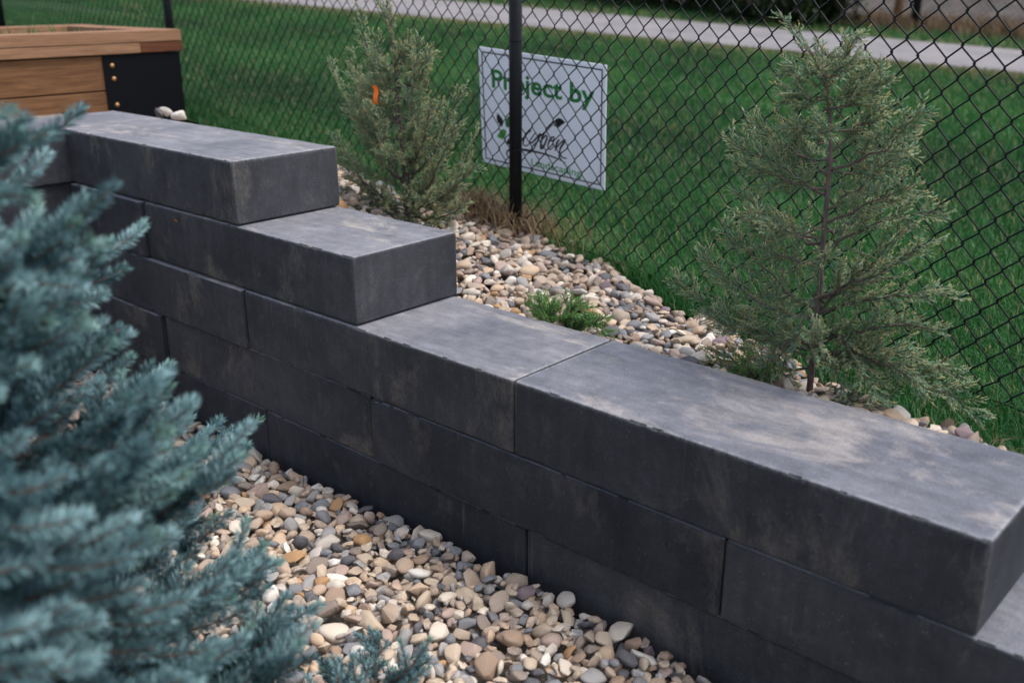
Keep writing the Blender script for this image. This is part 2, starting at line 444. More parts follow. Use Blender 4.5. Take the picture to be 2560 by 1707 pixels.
def block_mesh(L, D, Hh, seed, wear=0.25):
    r = np.random.default_rng(seed)
    ch = 0.0055; ins = 0.017
    xs = np.concatenate([[0, 0.0014, ch, ins], np.linspace(ins, L - ins, max(8, int(L / 0.015)))[1:-1], [L - ins, L - ch, L - 0.0014, L]])
    ex_ = np.where((xs < ch * 1.01) | (xs > L - ch * 1.01), 1.0, 0.0)
    def loop(c):   # rounded rectangle in y,z shrunk by c: five points per corner
        y0, y1, z0, z1 = c, D - c, c, Hh - c
        k = ch; h = k * 0.3; g = ins - c
        return [(y0 + g, z0), (y0 + k, z0), (y0 + h, z0 + h), (y0, z0 + k), (y0, z0 + g),
                (y0, z1 - g), (y0, z1 - k), (y0 + h, z1 - h), (y0 + k, z1), (y0 + g, z1),
                (y1 - g, z1), (y1 - k, z1), (y1 - h, z1 - h), (y1, z1 - k), (y1, z1 - g),
                (y1, z0 + g), (y1, z0 + k), (y1 - h, z0 + h), (y1 - k, z0), (y1 - g, z0)]
    nl = 20; V = []; ed = []
    chip = np.zeros((len(xs), 4))
    for e in range(4):
        for _ in range(int(L * 9)):
            cx = r.uniform(0, L); wd = r.uniform(0.006, 0.03); dp = r.uniform(0.0004, 0.0020)
            chip[:, e] += dp * np.exp(-((xs - cx) / wd) ** 2)
        for _ in range(int(L * 2.2)):
            cx = r.uniform(0, L); wd = r.uniform(0.005, 0.011); chip[:, e] += r.uniform(0.0008, 0.0026) * np.exp(-((xs - cx) / wd) ** 4)
    chip += np.abs(r.normal(0, 0.0007, chip.shape))
    n = len(xs)
    for i, x in enumerate(xs):
        c = {0: ch * 0.9, 1: ch * 0.35}.get(i, {n - 1: ch * 0.9, n - 2: ch * 0.35}.get(i, 0.0))
        for j_, (y, z) in enumerate(loop(c)):
            e = j_ // 5; q = j_ % 5
            d = min(chip[i, e], 0.007) * (0.0, 0.55, 1.0, 0.55, 0.0)[q]
            y += d if e in (0, 1) else -d
            z += d if e in (0, 3) else -d
            V.append((x, y, z)); ed.append(max(ex_[i] * 0.9, (0.0, 0.8, 1.0, 0.8, 0.0)[q]) * (wear if e in (1, 2) else 0.12))
    F = []
    for i in range(n - 1):
        for j_ in range(nl):
            F.append((i * nl + j_, i * nl + (j_ + 1) % nl, (i + 1) * nl + (j_ + 1) % nl, (i + 1) * nl + j_))
    # end caps: inner ring keeps the edge wear narrow
    for i, sgn in ((0, 1), (n - 1, -1)):
        b0 = len(V)
        for (y, z) in loop(ins):
            pass
        ring = [(ins, ins), (ins, Hh - ins), (D - ins, Hh - ins), (D - ins, ins)]
        for (y, z) in ring: V.append((xs[i], y, z)); ed.append(0.0)
        for e in range(4):
            q = [i * nl + e * 5 + k for k in range(5)]
            for k in range(4): F.append((q[k], q[k + 1], b0 + e))
            F.append((q[4], i * nl + ((e + 1) * 5) % nl, b0 + (e + 1) % 4, b0 + e))
        F.append((b0, b0 + 1, b0 + 2, b0 + 3))
    V = np.array(V) - np.array([L / 2, D / 2, Hh / 2])
    me = mesh_pd("block", V, F)
    bm = bmesh.new(); bm.from_mesh(me); bmesh.ops.recalc_face_normals(bm, faces=bm.faces); bm.to_mesh(me); bm.free()
    at = me.attributes.new("edge", 'FLOAT', 'POINT'); at.data.foreach_set("value", np.array(ed, np.float32))
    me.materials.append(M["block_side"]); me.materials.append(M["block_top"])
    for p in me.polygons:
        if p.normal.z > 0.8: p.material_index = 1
    return me

SEED = [100]
def block(x0, x1, ztop, dy=0.0, depth=WD, gap=0.0022, dz=0.0, wear=0.2):
    """block of the main run: spans x0..x1, front face at dy"""
    SEED[0] += 1
    me = block_mesh(x1 - x0 - 2 * gap, depth, H - 0.0045, SEED[0], wear)
    o = bpy.data.objects.new("block", me); COL.objects.link(o); o.parent = wall
    o.location = Vector(((x0 + x1) / 2, dy + depth / 2, ztop - H / 2 - 0.00225 + dz)) - wall.location
    o.rotation_euler = (0, 0, random.gauss(0, 0.0012))
    return o

def block_ret(y0, y1, ztop, dx=0.0, gap=0.0022):
    SEED[0] += 1
    me = block_mesh(y1 - y0 - 2 * gap, WD, H - 0.0025, SEED[0])
    o = bpy.data.objects.new("block", me); COL.objects.link(o); o.parent = wall
    o.location = Vector((X0 - WD / 2 + dx, (y0 + y1) / 2, ztop - H / 2 - 0.00125)) - wall.location
    o.rotation_euler = (0, 0, math.pi / 2 + random.gauss(0, 0.0012))
    return o

L = 1.0925
# course A (top)
block(X0, XA, 2 * H, 0.0075, wear=1.0)
# course B
block(X0 + 0.004, -1.6623, H, -0.006); block(-1.6623, XB, H, 0.0075, wear=0.7)
# course C
block(X0 + 0.004, -1.1049, 0, -0.004); block(-1.1049, 0, 0, 0.004, wear=0.8); block(0, 1.0755, 0, 0.003, wear=1.0)
# course D
block(X0 + 0.004, -1.6245, -H, -0.007); block(-1.6245, -0.5346, -H, 0.012); block(-0.5346, 0.5779, -H, 0.0065); block(0.5779, 1.692, -H, 0.0075)
# course E
block(X0 + 0.004, -1.0634, -2 * H, 0.016); block(-1.0634, 0.028, -2 * H, 0.015); block(0.028, 1.13, -2 * H, 0.019); block(1.13, 2.23, -2 * H, 0.002)
# buried footing course
for a, b in ((X0 + 0.004, -0.53), (-0.53, 0.57), (0.57, 1.67), (1.67, 2.77)):
    block(a, b, -3 * H, 0.0)
# return run towards the spruce
for k, (zt, dx) in enumerate(((2 * H, 0.008), (H, -0.010), (0, 0.0), (-H, 0.004), (-2 * H, -0.004), (-3 * H, 0.0))):
    y = WD + 0.004
    first = True
    while y > -2.4:
        ln = (0.80 if k % 2 else L)
        if not first: ln = L
        block_ret(y - ln, y, zt, dx); y -= ln; first = False

# ------------------------------------------------------------------ river stones
def stone_shape(seed, sub):
    """kind 0: water-worn pebble; 1, 2: broken chip with bevelled facets"""
    r = np.random.default_rng(seed); kind = seed % 3
    bm = bmesh.new()
    if kind == 0:
        bmesh.ops.create_icosphere(bm, subdivisions=max(2, sub), radius=1.0)
    else:
        npt = 15 if kind == 1 else 20
        pts = unit(r.normal(0, 1, (npt, 3))) * r.uniform(0.82, 1.05, (npt, 1))
        for p_ in pts: bm.verts.new(p_)
        h_ = bmesh.ops.convex_hull(bm, input=bm.verts[:])
        bmesh.ops.delete(bm, geom=list({g for g in h_["geom_interior"] if isinstance(g, bmesh.types.BMVert)}), context='VERTS')
        bmesh.ops.dissolve_limit(bm, angle_limit=math.radians(14), verts=bm.verts[:], edges=bm.edges[:])
        bmesh.ops.bevel(bm, geom=bm.edges[:], offset=0.11 if kind == 1 else 0.15, segments=2 if sub > 2 else 1, affect='EDGES', profile=0.5, clamp_overlap=True) if sub > 1 else None
        bmesh.ops.triangulate(bm, faces=bm.faces[:])
    bm.verts.index_update()
    V = np.array([v.co[:] for v in bm.verts]); F = np.array([[v.index for v in f.verts] for f in bm.faces]); bm.free()
    if kind == 0:
        ph = r.uniform(0, 6.28, (4, 3)); fr = r.normal(0, 1.5, (4, 3))
        V = V * (1 + 0.08 * sum(np.sin(V @ fr[i] * 1.3 + ph[i, 0]) for i in range(4)))[:, None]
        for _ in range(3):
            n = unit(r.normal(0, 1, 3)); h = r.uniform(0.66, 0.9); d = V @ n; V = V - np.clip(d - h, 0, None)[:, None] * n * 0.85
    V = V - (V.max(0) + V.min(0)) / 2
    return V / np.abs(V).max(0), F, kind
NVAR = 24
SH2 = [stone_shape(s, 2) for s in range(NVAR)]; SH1 = [stone_shape(s, 1) for s in range(NVAR)]
stone_me = []
for s in range(NVAR):
    V, F, kind = stone_shape(s, 3)
    me = mesh_np("stone", V, tris=F, smooth=True)
    if kind:
        me.polygons.foreach_set("use_smooth", np.ones(len(F), bool))
        try: me.set_sharp_from_angle(angle=math.radians(38))
        except Exception: pass
    me.materials.append(M["stone_one"])
    stone_me.append(me)

def euler_mat(yaw, tx, ty):
    cz, sz = math.cos(yaw), math.sin(yaw); cx, sx = math.cos(tx), math.sin(tx); cy, sy = math.cos(ty), math.sin(ty)
    Rz = np.array([[cz, -sz, 0], [sz, cz, 0], [0, 0, 1]]); Rx = np.array([[1, 0, 0], [0, cx, -sx], [0, sx, cx]]); Ry = np.array([[cy, 0, sy], [0, 1, 0], [-sy, 0, cy]])
    return Rx @ Ry @ Rz

def pile(region, zf, n, seed, inside, amean=0.0175, cap=0.02, ang=0.5):
    """drop stones one by one onto a height map"""
    x0, x1, y0, y1 = region; res = 0.005
    nx = int((x1 - x0) / res) + 1; ny = int((y1 - y0) / res) + 1
    X, Y = np.meshgrid(x0 + np.arange(nx) * res, y0 + np.arange(ny) * res, indexing='ij')
    Z0 = zf(X, Y); Hm = Z0.copy()
    r = np.random.default_rng(seed); out = []
    cand = []
    while len(cand) < n * 5:
        xs = r.uniform(x0, x1, 20000); ys = r.uniform(y0, y1, 20000)
        ok = inside(xs, ys, zf(xs, ys)); cand += list(zip(xs[ok], ys[ok]))
    ci = 0
    for k in range(n):
        a = float(np.clip(amean * math.exp(r.normal(0, 0.30)), 0.009, 0.036))
        q_ = r.random()
        if q_ < 0.05: a = min(a * 1.35, 0.041)
        elif q_ > 0.74: a *= r.uniform(0.45, 0.7)
        b = a * r.uniform(0.55, 0.95); c = a * r.uniform(0.30, 0.66)
        yaw = r.uniform(0, 6.283); til = 0.30 if r.random() < 0.75 else 0.8
        tx, ty = r.normal(0, til, 2)
        R = euler_mat(yaw, tx, ty)
        S = R @ np.diag([a, b, c]); Q = S @ S.T          # ellipsoid covariance
        ex, ey, ez = np.sqrt(np.diag(Q))
        A2 = np.linalg.inv(Q[:2, :2])
        best = None
        for t in range(4):
            px, py = cand[ci % len(cand)]; ci += 1
            i0 = max(0, int((px - ex - x0) / res)); i1 = min(nx, int((px + ex - x0) / res) + 2)
            j0 = max(0, int((py - ey - y0) / res)); j1 = min(ny, int((py + ey - y0) / res) + 2)
            dx = X[i0:i1, j0:j1] - px; dy = Y[i0:i1, j0:j1] - py
            rr = A2[0, 0] * dx * dx + 2 * A2[0, 1] * dx * dy + A2[1, 1] * dy * dy
            msk = rr < 1
            if msk.sum() < 3: continue
            hh = ez * 0.92 * np.sqrt(np.clip(1 - rr, 0, 1))
            lift = (Hm[i0:i1, j0:j1] + hh * 0.80)[msk]
            zc = np.quantile(lift, 0.88)
            lvl = zc - zf(px, py)
            if best is None or lvl < best[0]:
                best = (lvl, px, py, zc, i0, i1, j0, j1, hh, msk)
        if best is None: continue
        lvl, px, py, zc, i0, i1, j0, j1, hh, msk = best
        if lvl > cap + 0.02: continue
        sub = Hm[i0:i1, j0:j1]; sub[msk] = np.maximum(sub[msk], zc + hh[msk])
        out.append((px, py, float(zc), S, int(r.integers(0, NVAR // 3)) * 3 + (int(r.integers(1, 3)) if r.random() < ang else 0), max(a, b), zc + ez, float(r.random())))
    # visibility: share of the stone's own top that is still on top of the pile
    res_ = []
    for (px, py, zc, S, v, a, top, rd) in out:
        i = int((px - x0) / res); j = int((py - y0) / res)
        over = Hm[max(0, i - 1):i + 2, max(0, j - 1):j + 2].mean() - top
        res_.append(0 if over > 0.014 else (1 if over > 0.001 else 2))
    return out, res_

def place_stones(bed, out, vis, mask, matmass):
    P = np.array([[o[0], o[1], o[2]] for o in out])
    u, v, d = proj(P)
    score = np.array([o[5] for o in out]) / d * FPX
    infr = (u > 10) & (u < PW - 10) & (v > 10) & (v < PH - 10) & (np.array(vis) == 2) & mask(u, v, P)
    order = np.argsort(-np.where(infr, score, 0))[:300]
    chosen = set(int(i) for i in order if infr[i])
    Vs, Fs, rn = [], [], []; off = 0
    for i, (px, py, zc, S, var, a, top, rd) in enumerate(out):
        if i in chosen:
            o = bpy.data.objects.new("stone", stone_me[var]); COL.objects.link(o); o.parent = bed
            mw = Matrix.Identity(4)
            for r_ in range(3):
                for c_ in range(3): mw[r_][c_] = S[r_, c_]
            mw[0][3], mw[1][3], mw[2][3] = px, py, zc
            o.matrix_basis = mw
        elif vis[i]:
            V, F, kind = (SH2 if a > 0.0135 and vis[i] == 2 else SH1)[var]
            Vs.append(V @ S.T + np.array([px, py, zc])); Fs.append(F + off); off += len(V); rn.append(np.full(len(V), rd))
    me = mesh_np("stones", np.concatenate(Vs), tris=np.concatenate(Fs), smooth=True, attrs={"rnd": np.concatenate(rn)})
    try: me.set_sharp_from_angle(angle=math.radians(36))
    except Exception: pass
    o = link("loose_stone", me, matmass, bed); tag(o, "smaller and half-buried river stones of the bed", kind="stuff")
    return o

def in_low(xs, ys, zs):
    P = np.stack([xs, ys, zs], -1); u, v, d = proj(P)
    return (u > -300) & (u < PW) & (v < PH + 220) & (d > 0.3) & (ys < -0.016) & (xs > X0 + 0.03)
out, vis = pile((-2.15, 1.05, -1.15, 0.0), lambda x, y: ZLOW + 0.035 + 0.018 * np.sin(np.asarray(x) * 2.1 + 1) + 0 * np.asarray(y) - 0.02 * sstep(0.0, 0.9, np.asarray(x)), 7500, 3, in_low, 0.0205, 0.02, 0.70)
place_stones(low_bed, out, vis, lambda u, v, P: (u > 420) | (P[:, 1] > -0.2), M["stone_mass"])

def in_up(xs, ys, zs):
    P = np.stack([xs, ys, zs], -1); u, v, d = proj(P)
    wob = 0.03 * np.sin(xs * 9) + 0.02 * np.sin(xs * 23 + 1)
    return (u > 300) & (u < PW + 60) & (ys > WD + 0.02) & (ys < bed_edge(xs) + wob) & (v < 1200)
out, vis = pile((-2.5, 1.25, 0.40, 1.2), lambda x, y: G(x, y) - 0.012, 4600, 8, in_up, 0.0185, 0.016)
place_stones(up_bed, out, vis, lambda u, v, P: (u > 1000), M["stone_mass"])

# pale rocks peeping over the wall top beside the planter
for k, (u, v, r, mt, lab) in enumerate(((398, 284, 0.018, "rock_dark", "small dark grey rock lying between the wall top and planter"),
                             (414, 279, 0.019, "rock", "pale upright rock beside the black planter corner"),
                             (446, 290, 0.021, "rock", "low pale rock behind the wall top, outside the planter corner"))):
    p = on_y(u, v, 0.52)
    V, F, kd = stone_shape(40 + k * 3 + 1, 3)
    R = euler_mat(0.6 * k, 0.2, 0.5)
    o = link("rock", mesh_np("rock", V @ (R @ np.diag([r * 1.5, r * 0.6, r * 1.0])).T + p, tris=F, smooth=True), M[mt])
    try: o.data.set_sharp_from_angle(angle=math.radians(40))
    except Exception: pass
    tag(o, lab, "rock")

# ------------------------------------------------------------------ grass
def blades(name, P, hgt, wid, lean, mat, rnd, dry, bend=0.5, nfull=None):
    n = len(P)
    th = rng.uniform(0, 2 * math.pi, n)
    d = np.stack([np.cos(th), np.sin(th), np.zeros(n)], -1)
    s = np.stack([-d[:, 1], d[:, 0], np.zeros(n)], -1)
    ln = (lean * rng.uniform(0.2, 1.3, n))[:, None]
    h = hgt[:, None]; w_ = wid[:, None]
    up = np.array([0, 0, 1.0])
    m1 = P + up * h * 0.55 + d * ln * h * 0.35
    tp = P + up * h * np.sqrt(np.clip(1 - (ln * 0.8) ** 2, 0.15, 1)) + d * ln * h * (0.75 + bend * 0.5)
    V = np.stack([P - s * w_ * 0.5, P + s * w_ * 0.5, m1 - s * w_ * 0.42, m1 + s * w_ * 0.42, tp], 1).reshape(-1, 3)
    b = np.arange(n)[:, None] * 5
    k_ = n if nfull is None else nfull
    quads = b[:k_] + np.array([[0, 1, 3, 2]]); tris = np.concatenate([b[:k_] + np.array([[2, 3, 4]]), b[k_:] + np.array([[0, 1, 4]])])
    rr = np.repeat(rnd, 5); dd = np.repeat(dry, 5)
    return mesh_np(name, V, tris=tris, quads=quads, smooth=True, attrs={"rnd": rr, "dry": dd})

def patch(x, y, s, seed):
    r = np.random.default_rng(seed); f = r.normal(0, s, (5, 2)); p = r.uniform(0, 6.28, 5)
    return sum(np.sin(x * f[i, 0] + y * f[i, 1] + p[i]) for i in range(5)) / 5

def scatter(n, xr, yr, ok):
    xs = rng.uniform(*xr, n); ys = rng.uniform(*yr, n)
    z = G(xs, ys); P = np.stack([xs, ys, z], -1); u, v, d = proj(P)
    k = (u > -250) & (u < PW + 800) & (v > -110) & (v < 1500) & (d > 0.5) & ok(xs, ys)
    k &= (rng.random(n) < np.where((u > PW + 80) | (u < -80) | (v < -60), 0.55, 1.0))
    return P[k] + np.array([0, 0, -0.012])

parts = []
def add_grass(P, h0, w0, lean):
    x, y = P[:, 0], P[:, 1]; n = len(P)
    h = h0 * rng.uniform(0.55, 1.25, n) * (1 + 0.22 * patch(x, y, 2.5, 1))
    rnd = np.clip(0.40 + 0.40 * patch(x, y, 2.2, 2) + 0.18 * patch(x, y, 9, 3) + rng.normal(0, 0.17, n), 0, 1)
    dl = y - path_lo(x)
    edge = np.exp(-np.clip(-dl, 0, 9) / 0.28) * (dl < 0) + np.exp(-np.clip(y - path_up(x), 0, 9) / 0.5) * (dl > 0) * 0.55
    yf = fence_y(x)
    foot = np.exp(-((x + 1.0) / 0.26) ** 2 - ((y - yf - 0.06) / 0.15) ** 2)
    spot = np.clip(patch(x, y, 5, 7) - 0.62, 0, 1) * 2.2
    pdry = np.clip(0.05 + 0.75 * edge + 0.8 * foot + spot, 0, 0.95)
    dry = (rng.random(n) < pdry) * rng.uniform(0.55, 1, n)
    return P, h, w0 * rng.uniform(0.7, 1.3, n), np.full(n, lean), rnd, dry
fy = fence_y
Pn = scatter(345000, (-4.2, 3.0), (0.40, 2.9), lambda x, y: (y > bed_edge(x) + 0.02 + 0.03 * np.sin(x * 11)) & (y < fy(x) + 1.35) & ~((x < -1.2) & (y < 1.0)))
nearf = np.exp(-((Pn[:, 1] - fy(Pn[:, 0])) / 0.16) ** 2)
keep = rng.random(len(Pn)) < np.where(Pn[:, 1] < fy(Pn[:, 0]) - 0.05, 0.55, 1.0)
Pn = Pn[keep]; nearf = nearf[keep]
a = add_grass(Pn, 0.043, 0.0026, 0.8); a[1][:] *= 1 + 0.75 * nearf; parts.append(a)
parts.append(add_grass(scatter(300000, (-9.5, 3.0), (1.3, 5.6), lambda x, y: ((y >= fy(x) + 1.25) | ((x < -4.1) & (y > fy(x) - 0.1))) & (y < 4.6)), 0.042, 0.0052, 0.75))
parts.append(add_grass(scatter(290000, (-16, 1.5), (4.5, 9.0), lambda x, y: (y >= 4.5) & (y < path_lo(x) + 0.05)), 0.045, 0.0082, 0.7))
parts.append(add_grass(scatter(40000, (-18, 3), (8.5, 12.6), lambda x, y: (y > path_up(x) - 0.04)), 0.075, 0.011, 0.6))
cat = [np.concatenate([p[i] for p in parts]) for i in range(6)]
go = link("grass", blades("grass", cat[0], cat[1], cat[2], cat[3], M["grass"], cat[4], cat[5], nfull=len(parts[0][0])), M["grass"])
tag(go, "green mown lawn grass on both sides of the chain-link fence", "grass", kind="stuff")

# dry grass at the foot of the far fence
n = 9000
xs = rng.uniform(-4.6, 3.5, n); ys = 11.9 + 0.1 * (xs + 3.7) + rng.normal(0.25, 0.35, n)
P = np.stack([xs, ys, G(xs, np.minimum(ys, 12.6)) - 0.02 + np.where(ys > 12.6, 0.05, 0)], -1)
dg = link("dry_grass", blades("dry_grass", P, rng.uniform(0.08, 0.26, n), np.full(n, 0.014), np.full(n, 0.7), M["straw"], np.clip(rng.normal(0.15, 0.2, n), 0, 1), np.zeros(n)), M["straw"])
tag(dg, "tall dry tan grass along the far fence", "dry grass", kind="stuff")

# ------------------------------------------------------------------ chain link fences
def chain_mesh(name, s0, s1, d, dz, zb, zt, org, az, slope, rad, sides, wob, seed, side_off):
    """zigzag wires; returns V, quads"""
    r = np.random.default_rng(seed)
    ux = np.array([math.cos(az), math.sin(az), 0]); nn = np.array([math.sin(az), -math.cos(az), 0])
    half = d / 2; n = int((s1 - s0) / half); rows = int((zt - zb) / (dz / 2))
    Vs, Qs = [], []; off = 0
    ang = np.arange(sides) * 2 * math.pi / sides
    for i in range(n):
        c0 = s0 + i * half; c1 = c0 + half
        jig = r.normal(0, wob, rows + 1); jz = r.normal(0, wob, rows + 1)
        big = (r.random() < 0.07) * 0.004
        S, Z, N = [], [], []
        for k in range(rows + 1):
            right = (k + i) % 2
            s = (c1 + 0.0022) if right else (c0 - 0.0022)
            s += jig[k] + big * math.sin(k * 2.1)
            z = zb + k * dz / 2 + jz[k]
            dirn = -1 if right else 1
            for (ds, dzz, dn) in ((0, 0, 0.0),) if sides == 3 else ((0.0032 * dirn, -0.0046, -0.0016), (0, 0, 0.0), (0.0032 * dirn, 0.0046, 0.0016)):
                S.append(s + ds); Z.append(z + dzz); N.append(dn * (1 if right else -1))
        S = np.array(S); Z = np.array(Z); N = np.array(N) + side_off
        P = np.asarray(org) + S[:, None] * ux + N[:, None] * (-nn); P[:, 2] += Z + slope * S
        T = unit(np.gradient(P, axis=0)); x = unit(np.cross(T, nn)); y = np.cross(T, x)
        V = (P[:, None, :] + rad * (np.cos(ang)[None, :, None] * x[:, None, :] + np.sin(ang)[None, :, None] * y[:, None, :])).reshape(-1, 3)
        m_ = len(P); a = np.arange(m_ - 1)[:, None] * sides; kk = np.arange(sides)[None, :]; k2 = (kk + 1) % sides
        q = np.stack([a + kk, a + k2, a + sides + k2, a + sides + kk], -1).reshape(-1, 4) + off
        Vs.append(V); Qs.append(q); off += len(V)
    return np.concatenate(Vs), np.concatenate(Qs)

fence = empty("chain_link_fence", (-0.986, 1.139, -0.02))
tag(fence, "black vinyl chain-link fence running behind the gravel strip and junipers", "fence")
# slope per metre along the fence; wire height -0.065 - 0.0885 x
FS = -0.0885 * math.cos(FAZ)
V, Q = chain_mesh("chain_link_mesh", -8.2, 2.6, 0.0720, 0.0785, -0.083, 1.12, (0, FY0, 0), FAZ, FS, 0.0024, 4, 0.0007, 4, 0.0)
link("chain_link_mesh", mesh_np("chain_link_mesh", V, quads=Q, smooth=True), M["black_vinyl"], fence)
def fpt(s, z, off=0.0):
    return np.array([s * math.cos(FAZ) - off * math.sin(FAZ) * -1 * -1, FY0 + s * math.sin(FAZ) - off * math.cos(FAZ), z])
t = MB()
ss = np.linspace(-8.2, 2.6, 140)
t.tube([fpt(s, -0.065 + FS * s + 0.006 * math.sin(s * 3.1) , 0.004) for s in ss], 0.0023, 5)
t.build("tension_wire", M["black_vinyl"], fence, True)
t = MB(); t.tube([fpt(s, 1.13 + FS * s, 0.005) for s in np.linspace(-8.2, 2.6, 24)], 0.021, 10); t.build("top_rail", M["black_vinyl"], fence, True)
for px in (-6.72, -3.785, -0.984, 1.95):
    s = px / math.cos(FAZ); p = fpt(s, 0, 0.030)
    zg = float(gf(px)) - 0.25
    t = MB(); zt = 1.15 + FS * s
    t.tube([(p[0], p[1], zg), (p[0], p[1], zt)], 0.0235, 20)
    po = t.build("post", M["black_vinyl"], fence, False)
    po.data.polygons.foreach_set("use_smooth", [len(q.vertices) == 4 for q in po.data.polygons])
    t = MB(); zs = np.linspace(0, 1, 7)
    t.tube([(p[0], p[1], zt - 0.015 + 0.045 * a_) for a_ in zs], [0.0262, 0.0265, 0.0255, 0.0225, 0.017, 0.010, 0.003], 16)
    t.build("post_cap", M["black_vinyl"], po, True)
    for hz in (0.22, 0.60, 0.98):
        t = MB(); zz = hz + FS * s
        t.tube([(p[0] + 0.0255 * math.cos(a_), p[1] + 0.0255 * math.sin(a_) * 1.25 + 0.005, zz + 0.004 * math.sin(a_)) for a_ in np.linspace(-math.pi * 1.02, math.pi * 0.02 + 0.2, 12)], 0.0016, 5)
        t.build("tie_wire", M["black_vinyl"], po, True)
for s in (-0.72, 0.15, 0.9):                      # wire clips on the bottom tension wire
    t = MB(); c = fpt(s, -0.063 + FS * s, 0.004)
    t.tube([(c[0] + 0.004 * math.sin(a_ * 0.2), c[1] + 0.0085 * math.cos(a_), c[2] + 0.0085 * math.sin(a_)) for a_ in np.linspace(0, 9, 20)], 0.0014, 4)
    t.build("wire_clip", M["steel"], fence, True)

ff = empty("far_fence", (-3.7, 11.9, 0.3)); tag(ff, "dark chain-link fence beyond the path, with dry grass at its foot", "fence")
V, Q = chain_mesh("chain_link_mesh", -0.5, 7.0, 0.078, 0.084, 0.02, 1.3, (-3.7, 11.9, 0.31), 0.1, -0.055, 0.0028, 3, 0.001, 9, 0.0)
link("chain_link_mesh", mesh_np("chain_link_mesh", V, quads=Q), M["black_vinyl"], ff)
for s in (0.0, 3.0, 6.0):
    x = -3.7 + s * math.cos(0.1); y = 11.87 + s * math.sin(0.1); z = float(G(x, y))
    t = MB(); t.tube([(x, y, z - 0.3), (x, y, z + 1.4)], 0.055, 12); t.build("post", M["black_vinyl"], ff, True)
t = MB(); t.tube([(-4.2, 11.87, 0.31 + 1.35), (3.3, 12.6, 0.31 + 1.35 - 0.41)], 0.022, 8); t.build("top_rail", M["black_vinyl"], ff, True)
wp = empty("wooden_post", (-4.05, 12.15, 0.3)); tag(wp, "weathered tan timber post beside the far shrub and far fence", "post")
t = MB(); t.tube([(-4.05, 12.15, 0.1), (-4.03, 12.15, 1.5)], [0.06, 0.055], 10); t.build("shaft", M["wood_cap"], wp, True)
t = MB(); t.tube([(-4.03, 12.15, 1.5), (-4.03, 12.15, 1.53)], [0.056, 0.02], 10); t.build("top", M["wood_end"], wp, True)

# ------------------------------------------------------------------ far shrubs beyond the path
def leaf_cloud(n, ctr, rad, size, seed, shell=0.45):
    r = np.random.default_rng(seed)
    d = unit(r.normal(0, 1, (n, 3))); rr = (shell + (1 - shell) * r.random(n)) ** 0.6
    lob = 1 + 0.18 * np.sin(d[:, 0] * 5 + seed) + 0.15 * np.sin(d[:, 1] * 7 + d[:, 2] * 6 + seed * 2)
    P = np.asarray(ctr) + d * (rr * lob)[:, None] * np.asarray(rad)
    ax = unit(r.normal(0, 1, (n, 3))); bx, cx = perp(ax)
    sz = size * r.uniform(0.6, 1.4, n)[:, None]
    V = np.stack([P, P + ax * sz * 0.5 + bx * sz * 0.3, P + ax * sz, P + ax * sz * 0.5 - bx * sz * 0.3], 1).reshape(-1, 3)
    q = np.arange(n)[:, None] * 4 + np.array([[0, 1, 2, 3]])
    rn = np.repeat(np.clip(r.normal(0.45, 0.25, n), 0, 1), 4); dr = np.repeat((r.random(n) < 0.10) * r.uniform(0.4, 1, n), 4)
    return V, q, rn, dr
for k, (x, y, rx, ry, hh, lab) in enumerate(((-5.25, 11.3, 1.05, 0.85, 1.5, "leafy dark green shrub beside the far fence's end post"),
                                       (-7.5, 12.0, 1.5, 0.95, 1.7, "broad dark shrub beyond the path, second from the far fence"),
                                       (-10.2, 12.2, 1.8, 1.1, 1.8, "wide dense shrub beyond the path, third from the far fence"),
                                       (-13.6, 12.2, 2.0, 1.2, 1.9, "largest dark shrub beyond the path, farthest from the far fence"))):
    z = float(G(x, y))
    o = empty("shrub", (x, y, z)); tag(o, lab, "shrub", "shrubs beyond the path")
    V, q, rn, dr = leaf_cloud(14000, (x, y, z + hh * 0.30), (rx, ry, hh * 0.70), 0.10, 20 + k)
    keep_ = V.reshape(-1, 4, 3)[:, 0, 2] > z - 0.05
    V = V.reshape(-1, 4, 3)[keep_].reshape(-1, 3); rn = rn.reshape(-1, 4)[keep_].ravel(); dr = dr.reshape(-1, 4)[keep_].ravel(); q = np.arange(len(V) // 4)[:, None] * 4 + np.array([[0, 1, 2, 3]])
    V[:, 2] = np.maximum(V[:, 2], z + 0.01)
    link("crown", mesh_np("crown", V, quads=q, attrs={"rnd": rn, "dry": dr}), M["shrub"], o)
    t = MB()
    for j in range(5):
        a_ = j * 1.25 + k; t.tube([(x + 0.03 * math.cos(a_), y + 0.03 * math.sin(a_), z - 0.03), (x + 0.2 * rx * math.cos(a_), y + 0.2 * math.sin(a_), z + 0.4 * hh), (x + 0.5 * rx * math.cos(a_), y + 0.4 * math.sin(a_), z + 0.8 * hh)], [0.035, 0.022, 0.008], 6)
    t.build("trunk", M["bark"], o, True)

# ------------------------------------------------------------------ planter box
XP = -3.0
PL = empty("planter_box", (XP - 0.5, 0.1, 0.3))
tag(PL, "timber planter box with black steel corner and brass screws, behind the wall", "planter")
YE = 0.985; YS = -1.25; XBk = XP - 0.95
def board(name, a, b, mat, parent=PL, bev=0.003):
    me = bpy.data.meshes.new(name); bm = bmesh.new()
    bmesh.ops.create_cube(bm, size=1.0)
    c = (np.array(a) + np.array(b)) / 2; s = np.abs(np.array(b) - np.array(a))
    for v in bm.verts: v.co = Vector((v.co.x * s[0], v.co.y * s[1], v.co.z * s[2]))
    bmesh.ops.bevel(bm, geom=bm.edges[:], offset=bev, segments=2, affect='EDGES', profile=0.6)
    bm.to_mesh(me); bm.free(); me.materials.append(mat)
    o = bpy.data.objects.new(name, me); COL.objects.link(o); o.parent = parent; o.location = Vector(c) - parent.location
    return o
